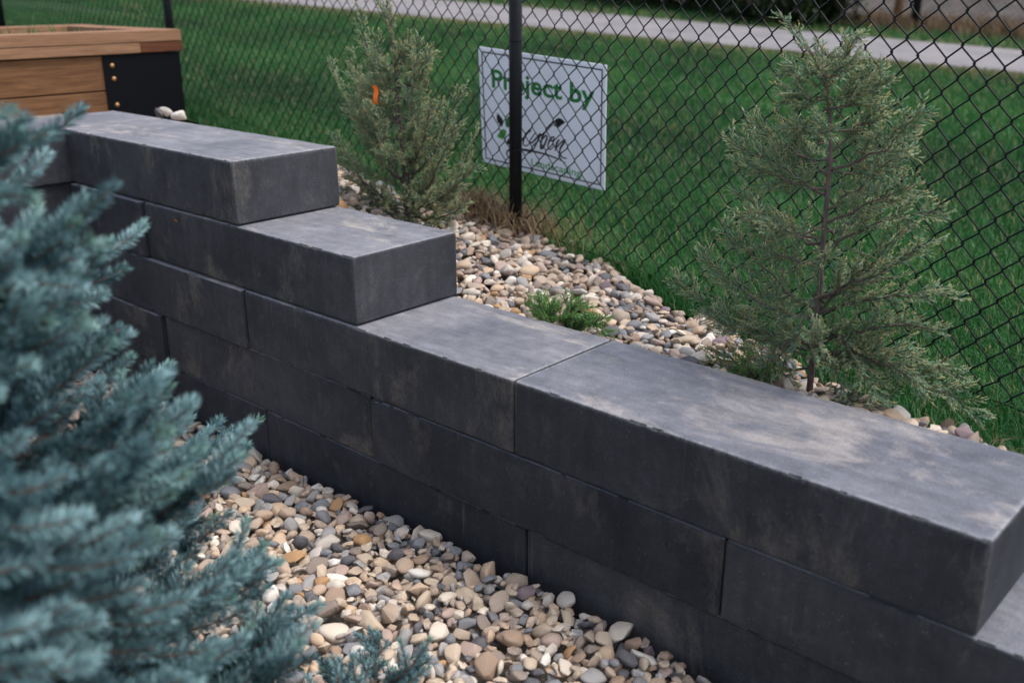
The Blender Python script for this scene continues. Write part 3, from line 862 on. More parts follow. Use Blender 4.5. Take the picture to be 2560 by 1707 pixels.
ZT = 0.676
# side boards (long faces) and end boards
for k, (z0, z1) in enumerate(((0.424, 0.572), (0.270, 0.418), (0.116, 0.264))):
    board("side_board", (XP - 0.038, YS, z0), (XP, YE - 0.03, z1), M["wood_board"])
    board("side_board", (XBk, YS, z0), (XBk + 0.038, YE - 0.03, z1), M["wood_board"])
    board("end_board", (XBk + 0.04, YE - 0.075, z0), (XP - 0.04, YE - 0.037, z1), M["wood_board"])
    board("end_board", (XBk + 0.04, YS + 0.002, z0), (XP - 0.04, YS + 0.04, z1), M["wood_board"])
# rim: two layers
zc = (0.578, 0.626, ZT)
board("rim_board", (XP - 0.09, YS - 0.03, zc[0] + 0.001), (XP + 0.018, 0.775, zc[1] - 0.002), M["wood_cap"])
tag(board("rim_end", (XBk + 0.06, 0.777, zc[0] + 0.001), (XP + 0.017, YE + 0.005, zc[1] - 0.002), M["wood_end"]), "dark reddish rim piece with end grain")
board("cap_board", (XP - 0.12, YS - 0.03, zc[1]), (XP + 0.02, YE, ZT), M["wood_cap"])
board("rim_board", (XBk - 0.018, YS - 0.03, zc[0] + 0.001), (XBk + 0.05, YE, zc[1] - 0.002), M["wood_cap"])
board("cap_board", (XBk - 0.02, YS - 0.03, zc[1]), (XBk + 0.12, YE, ZT), M["wood_cap"])
board("cap_board", (XBk + 0.122, YE - 0.14, zc[1]), (XP - 0.122, YE, ZT - 0.001), M["wood_cap"])
# steel corner plates
cpl = board("corner_plate", (XP + 0.001, 0.592, 0.10), (XP + 0.007, YE - 0.012, 0.576), M["black_paint"], PL, 0.001)
board("corner_plate", (XP - 0.35, YE - 0.036, 0.10), (XP + 0.0065, YE - 0.012, 0.575), M["black_paint"], PL, 0.001)
for (u, v) in ((281, 165), (286, 198), (294, 263)):
    p = on_x(u, v, XP + 0.0105)
    t = MB(); t.tube([(XP + 0.006, p[1], p[2]), (XP + 0.0095, p[1], p[2]), (XP + 0.013, p[1], p[2]), (XP + 0.0145, p[1], p[2])], [0.0105, 0.0105, 0.0078, 0.002], 14)
    sw_ = t.build("screw", M["brass"], cpl, True); sw_.location = -(Vector(cpl.location) + Vector(PL.location))
V = [(XBk + 0.03, YS + 0.04, 0.60), (XP - 0.03, YS + 0.04, 0.60), (XP - 0.03, YE - 0.06, 0.60), (XBk + 0.03, YE - 0.06, 0.60)]
link("soil_fill", mesh_pd("soil_fill", V, [(0, 1, 2, 3)]), M["soil"], PL)
n = 700
P = np.stack([rng.uniform(XBk + 0.1, XP - 0.14, n), rng.uniform(YS + 0.1, YE - 0.2, n), np.full(n, 0.60)], -1)
pg = link("planter_seedling", blades("planter_seedling", P, rng.uniform(0.03, 0.12, n), np.full(n, 0.006), np.full(n, 0.9), M["grass"], np.clip(rng.normal(0.6, 0.25, n), 0, 1), np.zeros(n)), M["grass"])
tag(pg, "fine green seedlings growing in the timber planter", "seedlings", kind="stuff")

# ------------------------------------------------------------------ yard sign
SW, SHT = 0.61, 0.457
sq = (-1.034, 1.307, 0.398, 0.013, 0.069, 0.117)
def rotm(a, b, c):
    ca, sa, cb, sb, cc, s_ = math.cos(a), math.sin(a), math.cos(b), math.sin(b), math.cos(c), math.sin(c)
    Rz = np.array([[ca, -sa, 0], [sa, ca, 0], [0, 0, 1]]); Ry = np.array([[cb, 0, sb], [0, 1, 0], [-sb, 0, cb]]); Rx = np.array([[1, 0, 0], [0, cc, -s_], [0, s_, cc]])
    return Rz @ Rx @ Ry
SR = rotm(*sq[3:]); SC = np.array(sq[:3])
sign = empty("yard_sign", SC); tag(sign, "white corrugated yard sign with green lettering and leaf logo behind the fence post", "sign")
mw = Matrix.Identity(4)
for r_ in range(3):
    for c_ in range(3): mw[r_][c_] = SR[r_, c_]
    mw[r_][3] = SC[r_]
sign.matrix_basis = mw
def sobj(name, me, mat):
    o = bpy.data.objects.new(name, me); COL.objects.link(o)
    if len(me.materials) == 0: me.materials.append(mat)
    o.parent = sign; return o
t = MB(); t.box((-SW / 2, 0, -SHT / 2), (SW / 2, 0.004, SHT / 2)); t.F = t.F; sobj("panel", mesh_pd("panel", t.V, t.F), M["sign_white"])
t = MB(); bw, e = 0.0045, 0.016; yb0, yb1 = -0.0008, 0.001
t.box((-SW / 2 + e, yb0, SHT / 2 - e - bw), (SW / 2 - e, yb1, SHT / 2 - e)); t.box((-SW / 2 + e, yb0, -SHT / 2 + e), (SW / 2 - e, yb1, -SHT / 2 + e + bw))
t.box((-SW / 2 + e, yb0, -SHT / 2 + e + bw), (-SW / 2 + e + bw, yb1, SHT / 2 - e - bw)); t.box((SW / 2 - e - bw, yb0, -SHT / 2 + e + bw), (SW / 2 - e, yb1, SHT / 2 - e - bw))
sobj("border_line", mesh_pd("border_line", t.V, t.F), M["ink_black"])
def px2sign(u, v):
    d = ray(u, v); n_ = SR[:, 1]; p = CAM + d * (((SC - CAM) @ n_) / (d @ n_)); q = (p - SC) @ SR
    return q[0], q[2]
def lettering(txt, name, x0, z0, width, height, bold, mat, dep=0.0009):
    cu = bpy.data.curves.new(name, 'FONT'); cu.body = txt; cu.size = 1.0; cu.offset = bold; cu.extrude = 0.0
    tmp = bpy.data.objects.new(name, cu); COL.objects.link(tmp)
    bpy.context.view_layer.update()
    me0 = bpy.data.meshes.new_from_object(tmp.evaluated_get(bpy.context.evaluated_depsgraph_get()))
    V = np.array([v.co[:] for v in me0.vertices]); F = [tuple(p.vertices) for p in me0.polygons]
    bpy.data.objects.remove(tmp)
    lo = V.min(0); hi = V.max(0)
    sx = width / (hi[0] - lo[0]); cap = 0.73
    V2 = np.stack([x0 + (V[:, 0] - lo[0]) * sx, np.full(len(V), -dep), z0 + V[:, 1] * height / cap], -1)
    sobj(name, mesh_pd(name, V2, F), mat)
Z5 = lambda a, b: px2sign(1140 + a / 3.564, 80 + b / 3.564)
Z8 = lambda a, b: px2sign(1220 + a / 8.711, 280 + b / 8.711)
xl_, zl_ = Z5(322, 492); xr_, zr_ = Z5(1236, 500); _, zt_ = Z5(322, 325); xb_, zb_ = Z5(1050, 622)
lettering("Project by", "headline_lettering", xl_, (zl_ + zb_) / 2, xr_ - xl_, zt_ - zl_, 0.022, M["ink_green"])
xl_, zl_ = Z8(945, 1160); xr_, _ = Z8(2030, 1380); _, zt_ = Z8(945, 1000); _, zb2 = Z8(1900, 1395)
lettering("Landscaping", "trade_lettering", xl_, (zl_ + zb2) / 2, xr_ - xl_, zt_ - zl_, 0.012, M["ink_light"])
def poly(name, pts, mat, dep=0.0009):
    P2 = [Z8(*p) for p in pts]
    sobj(name, mesh_pd(name, [(x, -dep, z) for x, z in P2], [tuple(range(len(P2)))]), mat)
def spline(pts, n=10):
    P = np.array(pts, float); out = []
    for i in range(len(P) - 1):
        p0 = P[max(i - 1, 0)]; p1 = P[i]; p2 = P[i + 1]; p3 = P[min(i + 2, len(P) - 1)]
        for k in range(n):
            s = k / n; out.append(0.5 * ((2 * p1) + (-p0 + p2) * s + (2 * p0 - 5 * p1 + 4 * p2 - p3) * s * s + (-p0 + 3 * p1 - 3 * p2 + p3) * s ** 3))
    out.append(P[-1]); return np.array(out)
def stroke(mb, pts, w0, w1, dep=0.0009):
    P = np.array([Z8(*p) for p in spline(pts)]); T = unit(np.gradient(P, axis=0)); Nn = np.stack([-T[:, 1], T[:, 0]], -1)
    n_ = len(P); wd = 1.75 * np.interp(np.linspace(0, 1, n_), [0, 0.5, 1], [w0, w1, w0])[:, None]
    A = P + Nn * wd; B = P - Nn * wd
    mb.add([(p[0], -dep, p[1]) for p in A] + [(p[0], -dep, p[1]) for p in B], [(i, i + 1, n_ + i + 1, n_ + i) for i in range(n_ - 1)])
t = MB()
stroke(t, [(690, 210), (600, 400), (500, 570), (425, 665), (470, 690), (560, 725), (640, 760)], 0.0015, 0.0032)
stroke(t, [(740, 640), (860, 470), (925, 415), (900, 400), (800, 560), (770, 700), (840, 740), (930, 660)], 0.0011, 0.0020)
stroke(t, [(1050, 440), (960, 560), (915, 650), (965, 670), (1060, 570), (1145, 480), (1080, 640), (1000, 800), (930, 880), (880, 900)], 0.0012, 0.0024)
stroke(t, [(1450, 225), (1330, 350), (1220, 480), (1165, 620), (1155, 790), (1220, 740), (1290, 560), (1255, 520), (1190, 600)], 0.0014, 0.0030)
stroke(t, [(1350, 640), (1420, 620), (1445, 560), (1390, 560), (1330, 650), (1310, 760), (1355, 820), (1450, 730)], 0.0011, 0.0022)
stroke(t, [(1560, 600), (1500, 690), (1465, 850)], 0.0014, 0.0030)
stroke(t, [(1475, 830), (1560, 700), (1670, 615), (1665, 660), (1580, 790), (1570, 900), (1630, 995), (1720, 1010)], 0.0013, 0.0026)
stroke(t, [(640, 1055), (520, 1035), (430, 960), (420, 870), (500, 815), (700, 815), (900, 845), (1150, 895), (1400, 975), (1560, 1040), (1690, 1115)], 0.0010, 0.0030)
sobj("script_lettering", mesh_pd("script_lettering", t.V, t.F), M["ink_black"])
poly("leaf_emblem", [(205, 20), (260, 80), (315, 150), (340, 240), (318, 300), (298, 330), (240, 260), (205, 215), (190, 130)], M["ink_black"])
poly("leaf_emblem", [(562, 112), (500, 90), (430, 110), (385, 180), (378, 260), (400, 330), (440, 348), (490, 300), (520, 230), (545, 160)], M["ink_green"])
poly("leaf_emblem", [(335, 370), (285, 395), (240, 465), (193, 537), (255, 570), (310, 602), (360, 560), (395, 500), (402, 430), (385, 395)], M["ink_light"])
poly("leaf_emblem", [(1430, 235), (1470, 165), (1540, 132), (1610, 155), (1690, 235), (1600, 290), (1530, 350), (1480, 320), (1425, 300), (1490, 240)], M["ink_black"], 0.0011)
for sx in (-0.13, 0.245):
    t = MB(); b0 = SC + SR @ np.array([sx, 0.002, -SHT / 2 + 0.08]); zg = float(G(b0[0], b0[1])) - 0.12
    t.tube([np.array([sx, 0.0065, -SHT / 2 + 0.09]), np.array([sx, 0.0065, -SHT / 2 - 0.02]), (np.array([b0[0], b0[1] + 0.03, zg]) - SC) @ SR], 0.0019, 6)
    sobj("stake", mesh_pd("stake", t.V, t.F, True), M["steel"])

# orange flagging ribbon tied to a stem of the bushy juniper
SY = 0.70
p = on_y(934, 214, SY); V = []; F = []
for i in range(9):
    f = i / 8; z = p[2] - 0.062 * f; x = p[0] + 0.012 * f + 0.003 * math.sin(f * 5); w_ = 0.0105 - 0.002 * f
    for (dx, dy) in ((-w_, -0.0004), (w_, 0.003), (w_, 0.0034), (-w_, 0.0)):
        V.append((x + dx, SY + dy + 0.004 * math.sin(f * 6), z))
for i in range(8):
    for k in range(4): F.append((i * 4 + k, i * 4 + (k + 1) % 4, i * 4 + 4 + (k + 1) % 4, i * 4 + 4 + k))
F += [(0, 1, 2, 3), (35, 34, 33, 32)]
tag(link("flagging_ribbon", mesh_pd("flagging_ribbon", V, F), M["orange"]), "short bright orange flagging ribbon hanging in the bushy juniper", "ribbon")

# dead leaf caught on the face of course B
p = on_y(440, 550, -0.001)
me = mesh_pd("dead_leaf", [p + np.array(d) for d in ((-0.012, 0.0, 0.003), (-0.004, -0.006, 0.007), (0.008, -0.005, 0.004), (0.015, -0.001, -0.002), (0.006, -0.004, -0.006), (-0.005, -0.003, -0.004))], [(0, 1, 5), (1, 2, 4, 5), (2, 3, 4)])
tag(link("dead_leaf", me, M["leaf_dead"]), "tiny orange-brown dead leaf stuck to the wall's second course", "leaf")

# ------------------------------------------------------------------ junipers
def grow_twigs(branches, seed, dens, leafsize, tipdry, sec_len, gap=0.016):
    """branches: list of polylines (n,3). Returns strips V,tris,rnd,dry and wood polylines"""
    r = np.random.default_rng(seed)
    st_b, st_d, st_l, st_r, st_dry = [], [], [], [], []
    wood_ = []
    for P in branches:
        P = np.asarray(P); seg = np.linalg.norm(np.diff(P, axis=0), axis=1); cum = np.r_[0, np.cumsum(seg)]; Lb = cum[-1]
        T = unit(np.gradient(P, axis=0))
        ns = max(4, int(Lb / gap * dens))
        start = 0.14 * Lb
        pln = unit(np.cross(T[len(T) // 2], np.array([0, 0, 1.0]) + 0.25 * r.normal(0, 1, 3)))
        up_ = np.cross(pln, T[len(T) // 2])
        roll = r.normal(0.5, 0.7)
        side_v = unit(pln * math.cos(roll) + up_ * math.sin(roll))
        for k in range(ns):
            s = start + (Lb - start) * (k + r.random()) / ns
            f = s / Lb
            b = np.array([np.interp(s, cum, P[:, i]) for i in range(3)]); tt = unit(np.array([np.interp(s, cum, T[:, i]) for i in range(3)]))
            sd = side_v * (1 if k % 2 else -1); sd = unit(sd - tt * (sd @ tt) + 0.45 * r.normal(0, 1, 3))
            ang = r.uniform(0.55, 0.95)
            d = unit(tt * math.cos(ang) + sd * math.sin(ang) + np.array([0, 0, 0.12]))
            l2 = min(sec_len * (1 - 0.80 * f), max(0.28 * Lb, 0.040)) * r.uniform(0.55, 1.25) * ((0.75 - 0.5 * f) if P is branches[-1] else 1) + 0.010
            m_ = 5; Q = [b]
            for j in range(m_):
                d = unit(d + 0.10 * r.normal(0, 1, 3) + tt * 0.06 + np.array([0, 0, 0.035])); Q.append(Q[-1] + d * l2 / m_)
            Q = np.array(Q); wood_.append((Q, 0.0011))
            # tertiary fans
            nt3 = max(5, int(l2 / 0.0041))
            n3 = unit(np.cross(unit(Q[-1] - Q[0]), sd + 0.3 * r.normal(0, 1, 3)))
            cs = np.linspace(0.08, 1.0, nt3)
            for q_, c_ in enumerate(cs):
                x_ = c_ * m_; i_ = min(int(x_), m_ - 1); bb = Q[i_] + (Q[i_ + 1] - Q[i_]) * (x_ - i_)
                td = unit(Q[i_ + 1] - Q[i_])
                lat = unit(np.cross(n3, td)) * (1 if q_ % 2 else -1)
                a3 = r.uniform(0.45, 0.85) * (1 - 0.5 * c_)
                d3 = unit(td * math.cos(a3) + lat * math.sin(a3) + 0.13 * r.normal(0, 1, 3))
                l3 = leafsize * r.uniform(0.6, 1.3) * (1.15 - 0.45 * c_)
                st_b.append(bb); st_d.append(d3); st_l.append(l3)
                age = 0.25 + 0.5 * c_ * 0.6 + 0.25 * f
                st_r.append(age + r.normal(0, 0.12)); st_dry.append(max(0.0, r.normal(tipdry, 0.18)) * (0.45 + 0.6 * c_))
    return [np.array(a_) for a_ in (st_b, st_d, st_l, st_r, st_dry)], wood_

def strips(B, D, Ln, rn, dr, wid, seed, sub=4):
    """each twiglet: a 3-sided spindle plus small side scales"""
    r = np.random.default_rng(seed)
    n = len(B)
    bs, ds, ls, rs, dy, ws = [B], [D], [Ln], [rn], [dr], [np.full(n, wid)]
    x, y = perp(D)
    for k in range(sub):
        f = (k + 0.7) / (sub + 0.6)
        s = (1 if k % 2 else -1)
        a_ = r.uniform(0.35, 0.65, n)[:, None]
        th = r.uniform(-0.6, 0.6, n)[:, None]
        lat = x * np.cos(th) * s + y * np.sin(th)
        bs.append(B + D * (Ln * f)[:, None]); ds.append(unit(D * np.cos(a_) + lat * np.sin(a_))); ls.append(Ln * r.uniform(0.28, 0.48, n) * (1.1 - 0.5 * f))
        rs.append(rn + r.normal(0.03, 0.06, n)); dy.append(np.clip(dr * r.uniform(0.5, 1.9, n), 0, 1)); ws.append(np.full(n, wid * 0.85))
    B = np.concatenate(bs); D = np.concatenate(ds); Ln = np.concatenate(ls); rn = np.concatenate(rs); dr = np.concatenate(dy); wd = np.concatenate(ws)[:, None]
    n = len(B); x, y = perp(D); L_ = Ln[:, None]
    M1 = B + D * L_ * 0.5
    V = np.stack([B, M1 + x * wd, M1 - 0.5 * x * wd + 0.87 * y * wd, M1 - 0.5 * x * wd - 0.87 * y * wd, B + D * L_], 1).reshape(-1, 3)
    o = np.arange(n)[:, None, None] * 5
    tr = (o + np.array([[[0, 1, 2], [0, 2, 3], [0, 3, 1], [1, 4, 2], [2, 4, 3], [3, 4, 1]]])).reshape(-1, 3)
    rr = np.repeat(np.clip(rn, 0, 1), 5)
    dd = (np.clip(dr, 0, 1)[:, None] * np.array([[0.15, 0.6, 0.6, 0.6, 1.3]])).ravel()
    return V, tr, rr, np.clip(dd, 0, 1)

def curve3(p0, p1, sag, r, n=10, jit=0.006):
    s = np.linspace(0, 1, n)[:, None]
    P = p0 + (p1 - p0) * s
    P = P + np.array([0, 0, 1.0]) * sag * (4 * s * (1 - s))
    w_ = np.cumsum(r.normal(0, jit, (n, 3)), axis=0); w_ -= s * w_[-1]
    return P + w_

def juniper(name, label, trunk, guided, nrand, seed, dens, leafsize, wid, tipdry, sec_len, trad, rprof, sub=3, leafmat="scale", cat="juniper"):
    r = np.random.default_rng(seed)
    trunk = np.asarray(trunk)
    root = empty(name, trunk[0]); tag(root, label, cat)
    hh = trunk[-1][2] - trunk[0][2]
    tr_s = spline(trunk, 6)
    t = MB(); n = len(tr_s); t.tube(tr_s, np.linspace(trad, 0.0016, n), 8); t.build("trunk", M["bark"], root, True)
    br = []
    for (h0, tip, sag) in guided:
        i = int(np.argmin(np.abs(tr_s[:, 2] - h0))); br.append(curve3(tr_s[i], np.asarray(tip), sag, r))
    for k in range(nrand):
        f = 0.66 * (k + r.random()) / nrand
        i = int(f * (n - 3)); a_ = k * 2.399 + r.normal(0, 0.3)
        R_ = rprof(f) * r.uniform(0.6, 1.08)
        el = 0.30 + 0.45 * f + r.normal(0, 0.12)
        d = np.array([math.cos(a_), math.sin(a_), math.tan(min(el, 1.2)) * 0.75])
        tip = tr_s[i] + d * R_
        if tip[1] < WD + 0.02 and tip[2] < 0.02: tip[2] = 0.03 + 0.05 * r.random()
        br.append(curve3(tr_s[i], tip, -0.15 * R_, r))
    # the leader itself carries sprays
    allb = br + [tr_s[int(n * 0.45):]]
    leaves, wd = grow_twigs(allb, seed + 1, dens, leafsize, tipdry, sec_len)
    V, T3, rr, dd = strips(*leaves, wid, seed + 2, sub)
    link("crown", mesh_np("crown", V, tris=T3, attrs={"rnd": rr, "dry": dd}), M[leafmat], root)
    for b in br:
        t = MB(); Lb = np.linalg.norm(b[-1] - b[0]); t.tube(b, np.linspace(0.0022 + 0.008 * Lb, 0.0009, len(b)), 5); t.build("branch", M["bark"], root, True)
    t = MB()
    for Q, rad in wd: t.tube(Q[::2] if len(Q) > 5 else Q, rad, 3)
    o = t.build("twig_mass", M["twiglet"], root, False); tag(o, kind="stuff")
    return root

# slender juniper with the single grey trunk, right of the sign
YJ = 0.535
tp = [(2024, 975), (2035, 867), (2043, 781), (2052, 685), (2056, 620), (2063, 557), (2073, 431), (2076, 372), (2075, 289), (2066, 226), (2053, 186), (2043, 153), (2030, 135), (2008, 112), (1990, 90), (1972, 60), (1957, 48)]
trunk = [on_y(u, v, YJ + 0.0002 * i) for i, (u, v) in enumerate(tp)]
trunk[0][2] -= 0.03
def gb(u0, v0, u1, v1, dy, sag=-0.01):
    return (on_y(u0, v0, YJ)[2], on_y(u1, v1, YJ + dy), sag)
gd = [gb(2066, 504, 1820, 338, -0.06, -0.02), gb(2073, 431, 1868, 300, 0.05), gb(2070, 460, 1850, 415, -0.08), gb(2058, 600, 1858, 485, -0.05, -0.02),
      gb(2057, 610, 1845, 535, 0.08), gb(2043, 775, 1812, 575, 0.02, -0.03), gb(2040, 800, 1755, 632, -0.04, -0.03), gb(2032, 890, 1686, 700, -0.02, -0.03),
      gb(2035, 870, 1760, 780, -0.06), gb(2030, 920, 1770, 885, -0.03), gb(2030, 900, 1900, 935, -0.07, 0.03),
      gb(2073, 440, 2302, 278, -0.05, -0.01), gb(2076, 385, 2182, 268, 0.04), gb(2075, 300, 2178, 160, 0.02), gb(2075, 270, 2205, 188, -0.05),
      gb(2053, 190, 1975, 162, -0.02), gb(2066, 240, 1955, 250, -0.05), gb(2066, 230, 2138, 97, 0.0), gb(2073, 330, 1990, 320, -0.06), gb(2066, 520, 2255, 383, 0.03),
      gb(2060, 560, 2285, 462, -0.06), gb(2055, 640, 2352, 530, 0.04, 0.02), gb(2043, 740, 2322, 610, -0.05, -0.01), gb(2040, 800, 2395, 748, 0.02, 0.03),
      gb(2040, 790, 2268, 565, 0.05), gb(2035, 860, 2350, 828, -0.05, 0.02), gb(2032, 890, 2440, 1045, 0.02, 0.05), gb(2030, 900, 2405, 945, 0.06, 0.03), gb(2033, 880, 2330, 985, -0.03, 0.05),
      gb(2040, 830, 2190, 1005, -0.09, 0.05), gb(2030, 910, 2110, 965, -0.08, 0.03), gb(2036, 860, 1905, 925, -0.10, 0.05), gb(2045, 760, 1985, 860, -0.11, 0.04)]
juniper("slender_juniper", "slender blue-grey juniper with one straight grey trunk beside the low wall block", trunk, gd, 15, 31, 1.3, 0.025, 0.0015, 0.42, 0.10, 0.0085,
        lambda f: 0.22 * (1 - f) ** 0.9 + 0.02)
# denser, many-stemmed juniper behind the wall step
bx, by = -1.24, 0.80
z0 = float(G(bx, by)) - 0.02
tops = [(952, -30), (905, 40)]
tr1 = [np.array([bx, by, z0]), on_y(1010, 440, by), on_y(1000, 300, by), on_y(990, 200, by), on_y(985, 110, by), on_y(972, 30, by), on_y(955, -40, by)]
def g1(u0, v0, u1, v1, dy, sag=-0.03): return (on_y(u0, v0, by)[2], on_y(u1, v1, by + dy), sag)
gd1 = [g1(1005, 470, 828, 158, -0.03, -0.08), g1(1005, 470, 875, 130, 0.05, -0.08), g1(1000, 480, 1072, 128, 0.05, -0.06), g1(1005, 480, 1050, 100, -0.05, -0.06), g1(1000, 430, 1155, 222, -0.03, -0.08),
       g1(1005, 500, 1195, 330, 0.0, -0.08), g1(1000, 510, 1190, 415, -0.05, -0.05), g1(1005, 500, 835, 345, -0.02, -0.06), g1(1000, 520, 850, 400, -0.05, -0.05), g1(1005, 530, 860, 480, -0.08, -0.03),
       g1(1005, 530, 1160, 505, -0.10, -0.03), g1(1000, 500, 1140, 300, -0.08, -0.07), g1(1000, 330, 900, 35, 0.0, -0.05), g1(1000, 350, 935, 90, -0.06, -0.05), g1(985, 200, 1025, 95, 0.0, -0.02), g1(990, 220, 1075, 140, -0.03, -0.03),
       g1(985, 120, 945, 10, -0.02, -0.01), g1(1000, 400, 880, 230, -0.08, -0.06), g1(1000, 420, 1080, 250, -0.10, -0.06), g1(1000, 470, 950, 300, -0.13, -0.05), g1(1005, 540, 960, 500, -0.15, -0.02), g1(1005, 540, 1080, 480, -0.15, -0.03)]
juniper("bushy_juniper", "bushy olive-tipped juniper of several stems behind the stepped wall blocks", tr1, gd1, 28, 77, 1.05, 0.025, 0.0018, 0.46, 0.085, 0.009,
        lambda f: 0.25 * (1 - f) ** 0.9 + 0.02)

# low green juniper sprig against the back of the wall
root_p = np.array([-0.25, 0.47, float(G(-0.25, 0.47)) - 0.01])
r = np.random.default_rng(5)
def sp(u, v, Y=0.5): return on_y(u, v, Y)
low = [(root_p[2] + 0.005, sp(1312, 762, 0.50), 0.02), (root_p[2] + 0.005, sp(1345, 742, 0.52), 0.02), (root_p[2], sp(1420, 738, 0.50), 0.0), (root_p[2], sp(1450, 755, 0.47), 0.0), (root_p[2], sp(1385, 765, 0.47), 0.01),
       (root_p[2], sp(1520, 795, 0.46), 0.02), (root_p[2], sp(1535, 845, 0.44), 0.025), (root_p[2], sp(1490, 825, 0.43), 0.02), (root_p[2], sp(1345, 790, 0.45), 0.02), (root_p[2], sp(1435, 800, 0.43), 0.02), (root_p[2], sp(1475, 775, 0.5), 0.02)]
juniper("creeping_juniper", "low bright green creeping juniper sprig against the back edge of the wall", [root_p, root_p + np.array([0.005, 0, 0.01]), root_p + np.array([0.01, 0.005, 0.022]), root_p + np.array([0.012, 0.004, 0.03])], low, 6, 13, 1.7, 0.017, 0.0013, 0.10, 0.06, 0.004,
        lambda f: 0.09, 3, "sprig")
# second sprig below the slender juniper
rp2 = np.array([0.36, 0.46, float(G(0.36, 0.46)) - 0.01])
low2 = [(rp2[2], sp(1755, 905, 0.46), 0.02), (rp2[2], sp(1800, 885, 0.50), 0.02), (rp2[2], sp(1860, 900, 0.48), 0.02), (rp2[2], sp(1930, 945, 0.45), 0.03), (rp2[2], sp(1850, 935, 0.43), 0.02), (rp2[2], sp(1985, 965, 0.44), 0.03)]
juniper("creeping_juniper", "dark green juniper sprig trailing on stones under the slender juniper", [rp2, rp2 + np.array([0.003, 0, 0.01]), rp2 + np.array([0.006, 0, 0.02]), rp2 + np.array([0.01, 0, 0.028])], low2, 4, 14, 1.2, 0.015, 0.0012, 0.12, 0.05, 0.004,
        lambda f: 0.07, 3, "sprig")

# dry grass tuft at the post foot and lone stalk
n = 900
th = rng.normal(0, 0.13, n)
P = np.stack([-1.12 + th, fence_y(-1.12 + th) - 0.02 + rng.normal(0, 0.05, n), np.zeros(n)], -1); P[:, 2] = G(P[:, 0], P[:, 1]) - 0.01
tuft = link("dry_grass_tuft", blades("dry_grass_tuft", P, rng.uniform(0.05, 0.19, n), rng.uniform(0.003, 0.007, n), np.full(n, 1.0), M["straw"], np.clip(rng.normal(0.45, 0.28, n), 0, 1), np.zeros(n), 1.0), M["straw"])
tag(tuft, "tuft of tan dead grass at the foot of the fence post", "dry grass")
n = 130
P = np.stack([rng.normal(1.02, 0.10, n), rng.normal(0.46, 0.03, n), np.zeros(n)], -1); P[:, 2] = G(P[:, 0], P[:, 1]) - 0.01
tuft = link("dry_grass_tuft", blades("dry_grass_tuft", P, rng.uniform(0.03, 0.09, n), rng.uniform(0.001, 0.003, n), np.full(n, 1.2), M["straw"], np.clip(rng.normal(0.4, 0.28, n), 0, 1), np.zeros(n), 1.0), M["straw"])
tag(tuft, "matted dry straw behind the wall under the slender juniper's low branches", "dry grass")
t = MB(); a0 = on_y(1412, 655, 1.0); a1 = on_y(1358, 522, 1.02)
t.tube(spline([a0, a0 + (a1 - a0) * 0.35 + np.array([0.006, 0, 0.004]), a0 + (a1 - a0) * 0.7 + np.array([0.004, 0, 0]), a1]), 0.0016, 5)
tag(t.build("dry_stalk", M["wood_cap"], None, True), "single pale dry stalk leaning at the gravel edge by the fence", "stalk")

# ------------------------------------------------------------------ blue spruce in the foreground
def needles(shoots, seed, nlen, step, wid, per):
    r = np.random.default_rng(seed)
    Bs, Ds, Ls, Rn, Dr, Wd = [], [], [], [], [], []
    for (P, young) in shoots:
        P = np.asarray(P); seg = np.linalg.norm(np.diff(P, axis=0), axis=1); cum = np.r_[0, np.cumsum(seg)]; Lb = cum[-1]
        u_, v_, d_ = proj(P); far_ = bool(np.all((u_ < -130) | (v_ > 1840) | (d_ < 0.2)))
        nn_ = max(6, int(int(Lb / step) * per * (0.24 if far_ else 1.0)))
        Wd.append(np.full(nn_, wid * (2.1 if far_ else 1.0)))
        s = np.sort(r.uniform(0.0, 1.0, nn_)) * Lb
        b = np.stack([np.interp(s, cum, P[:, i]) for i in range(3)], -1)
        T = unit(np.gradient(P, axis=0)); tt = unit(np.stack([np.interp(s, cum, T[:, i]) for i in range(3)], -1))
        x, y = perp(tt); ph = r.uniform(0, 2 * math.pi, nn_)
        rad = x * np.cos(ph)[:, None] + y * np.sin(ph)[:, None]
        f = s / Lb
        ang = (1.13 - 0.60 * f ** 4 + r.normal(0, 0.09, nn_))[:, None]
        d = unit(tt * np.cos(ang) + rad * np.sin(ang) + np.array([0, 0, 0.13]))
        Bs.append(b); Ds.append(d); Ls.append(nlen * r.uniform(0.75, 1.12, nn_) * (1 - 0.25 * f ** 6))
        tone = r.normal(0, 0.15)
        Rn.append(np.clip(0.50 + 0.34 * (f - 0.5) + tone + r.normal(0, 0.15, nn_) + young * 0.15, 0, 1))  # darker towards the stem and on negative young: crown shade put into the tint
        Dr.append(np.clip((f - 0.72) * 2.2 * max(young, 0) + 0 * f, 0, 0.85))
    B = np.concatenate(Bs); D = np.concatenate(Ds); L_ = np.concatenate(Ls)[:, None]; rn = np.concatenate(Rn); dr = np.concatenate(Dr)
    # curve the needle slightly upward, two crossed slim blades
    n = len(B); x, y = perp(D); th = r.uniform(0, 6.28, n)[:, None]
    w1 = (x * np.cos(th) + y * np.sin(th)) * np.concatenate(Wd)[:, None]
    mid_ = B + D * L_ * 0.55 + np.array([0, 0, 0.02]) * L_
    tip = B + D * L_ + np.array([0, 0, 0.06]) * L_
    V = np.stack([B, mid_ + w1, tip, mid_ - w1], 1).reshape(-1, 3)
    q = np.arange(n)[:, None] * 4 + np.array([[0, 1, 2, 3]])
    return V, q, np.repeat(rn, 4), np.repeat(dr, 4)

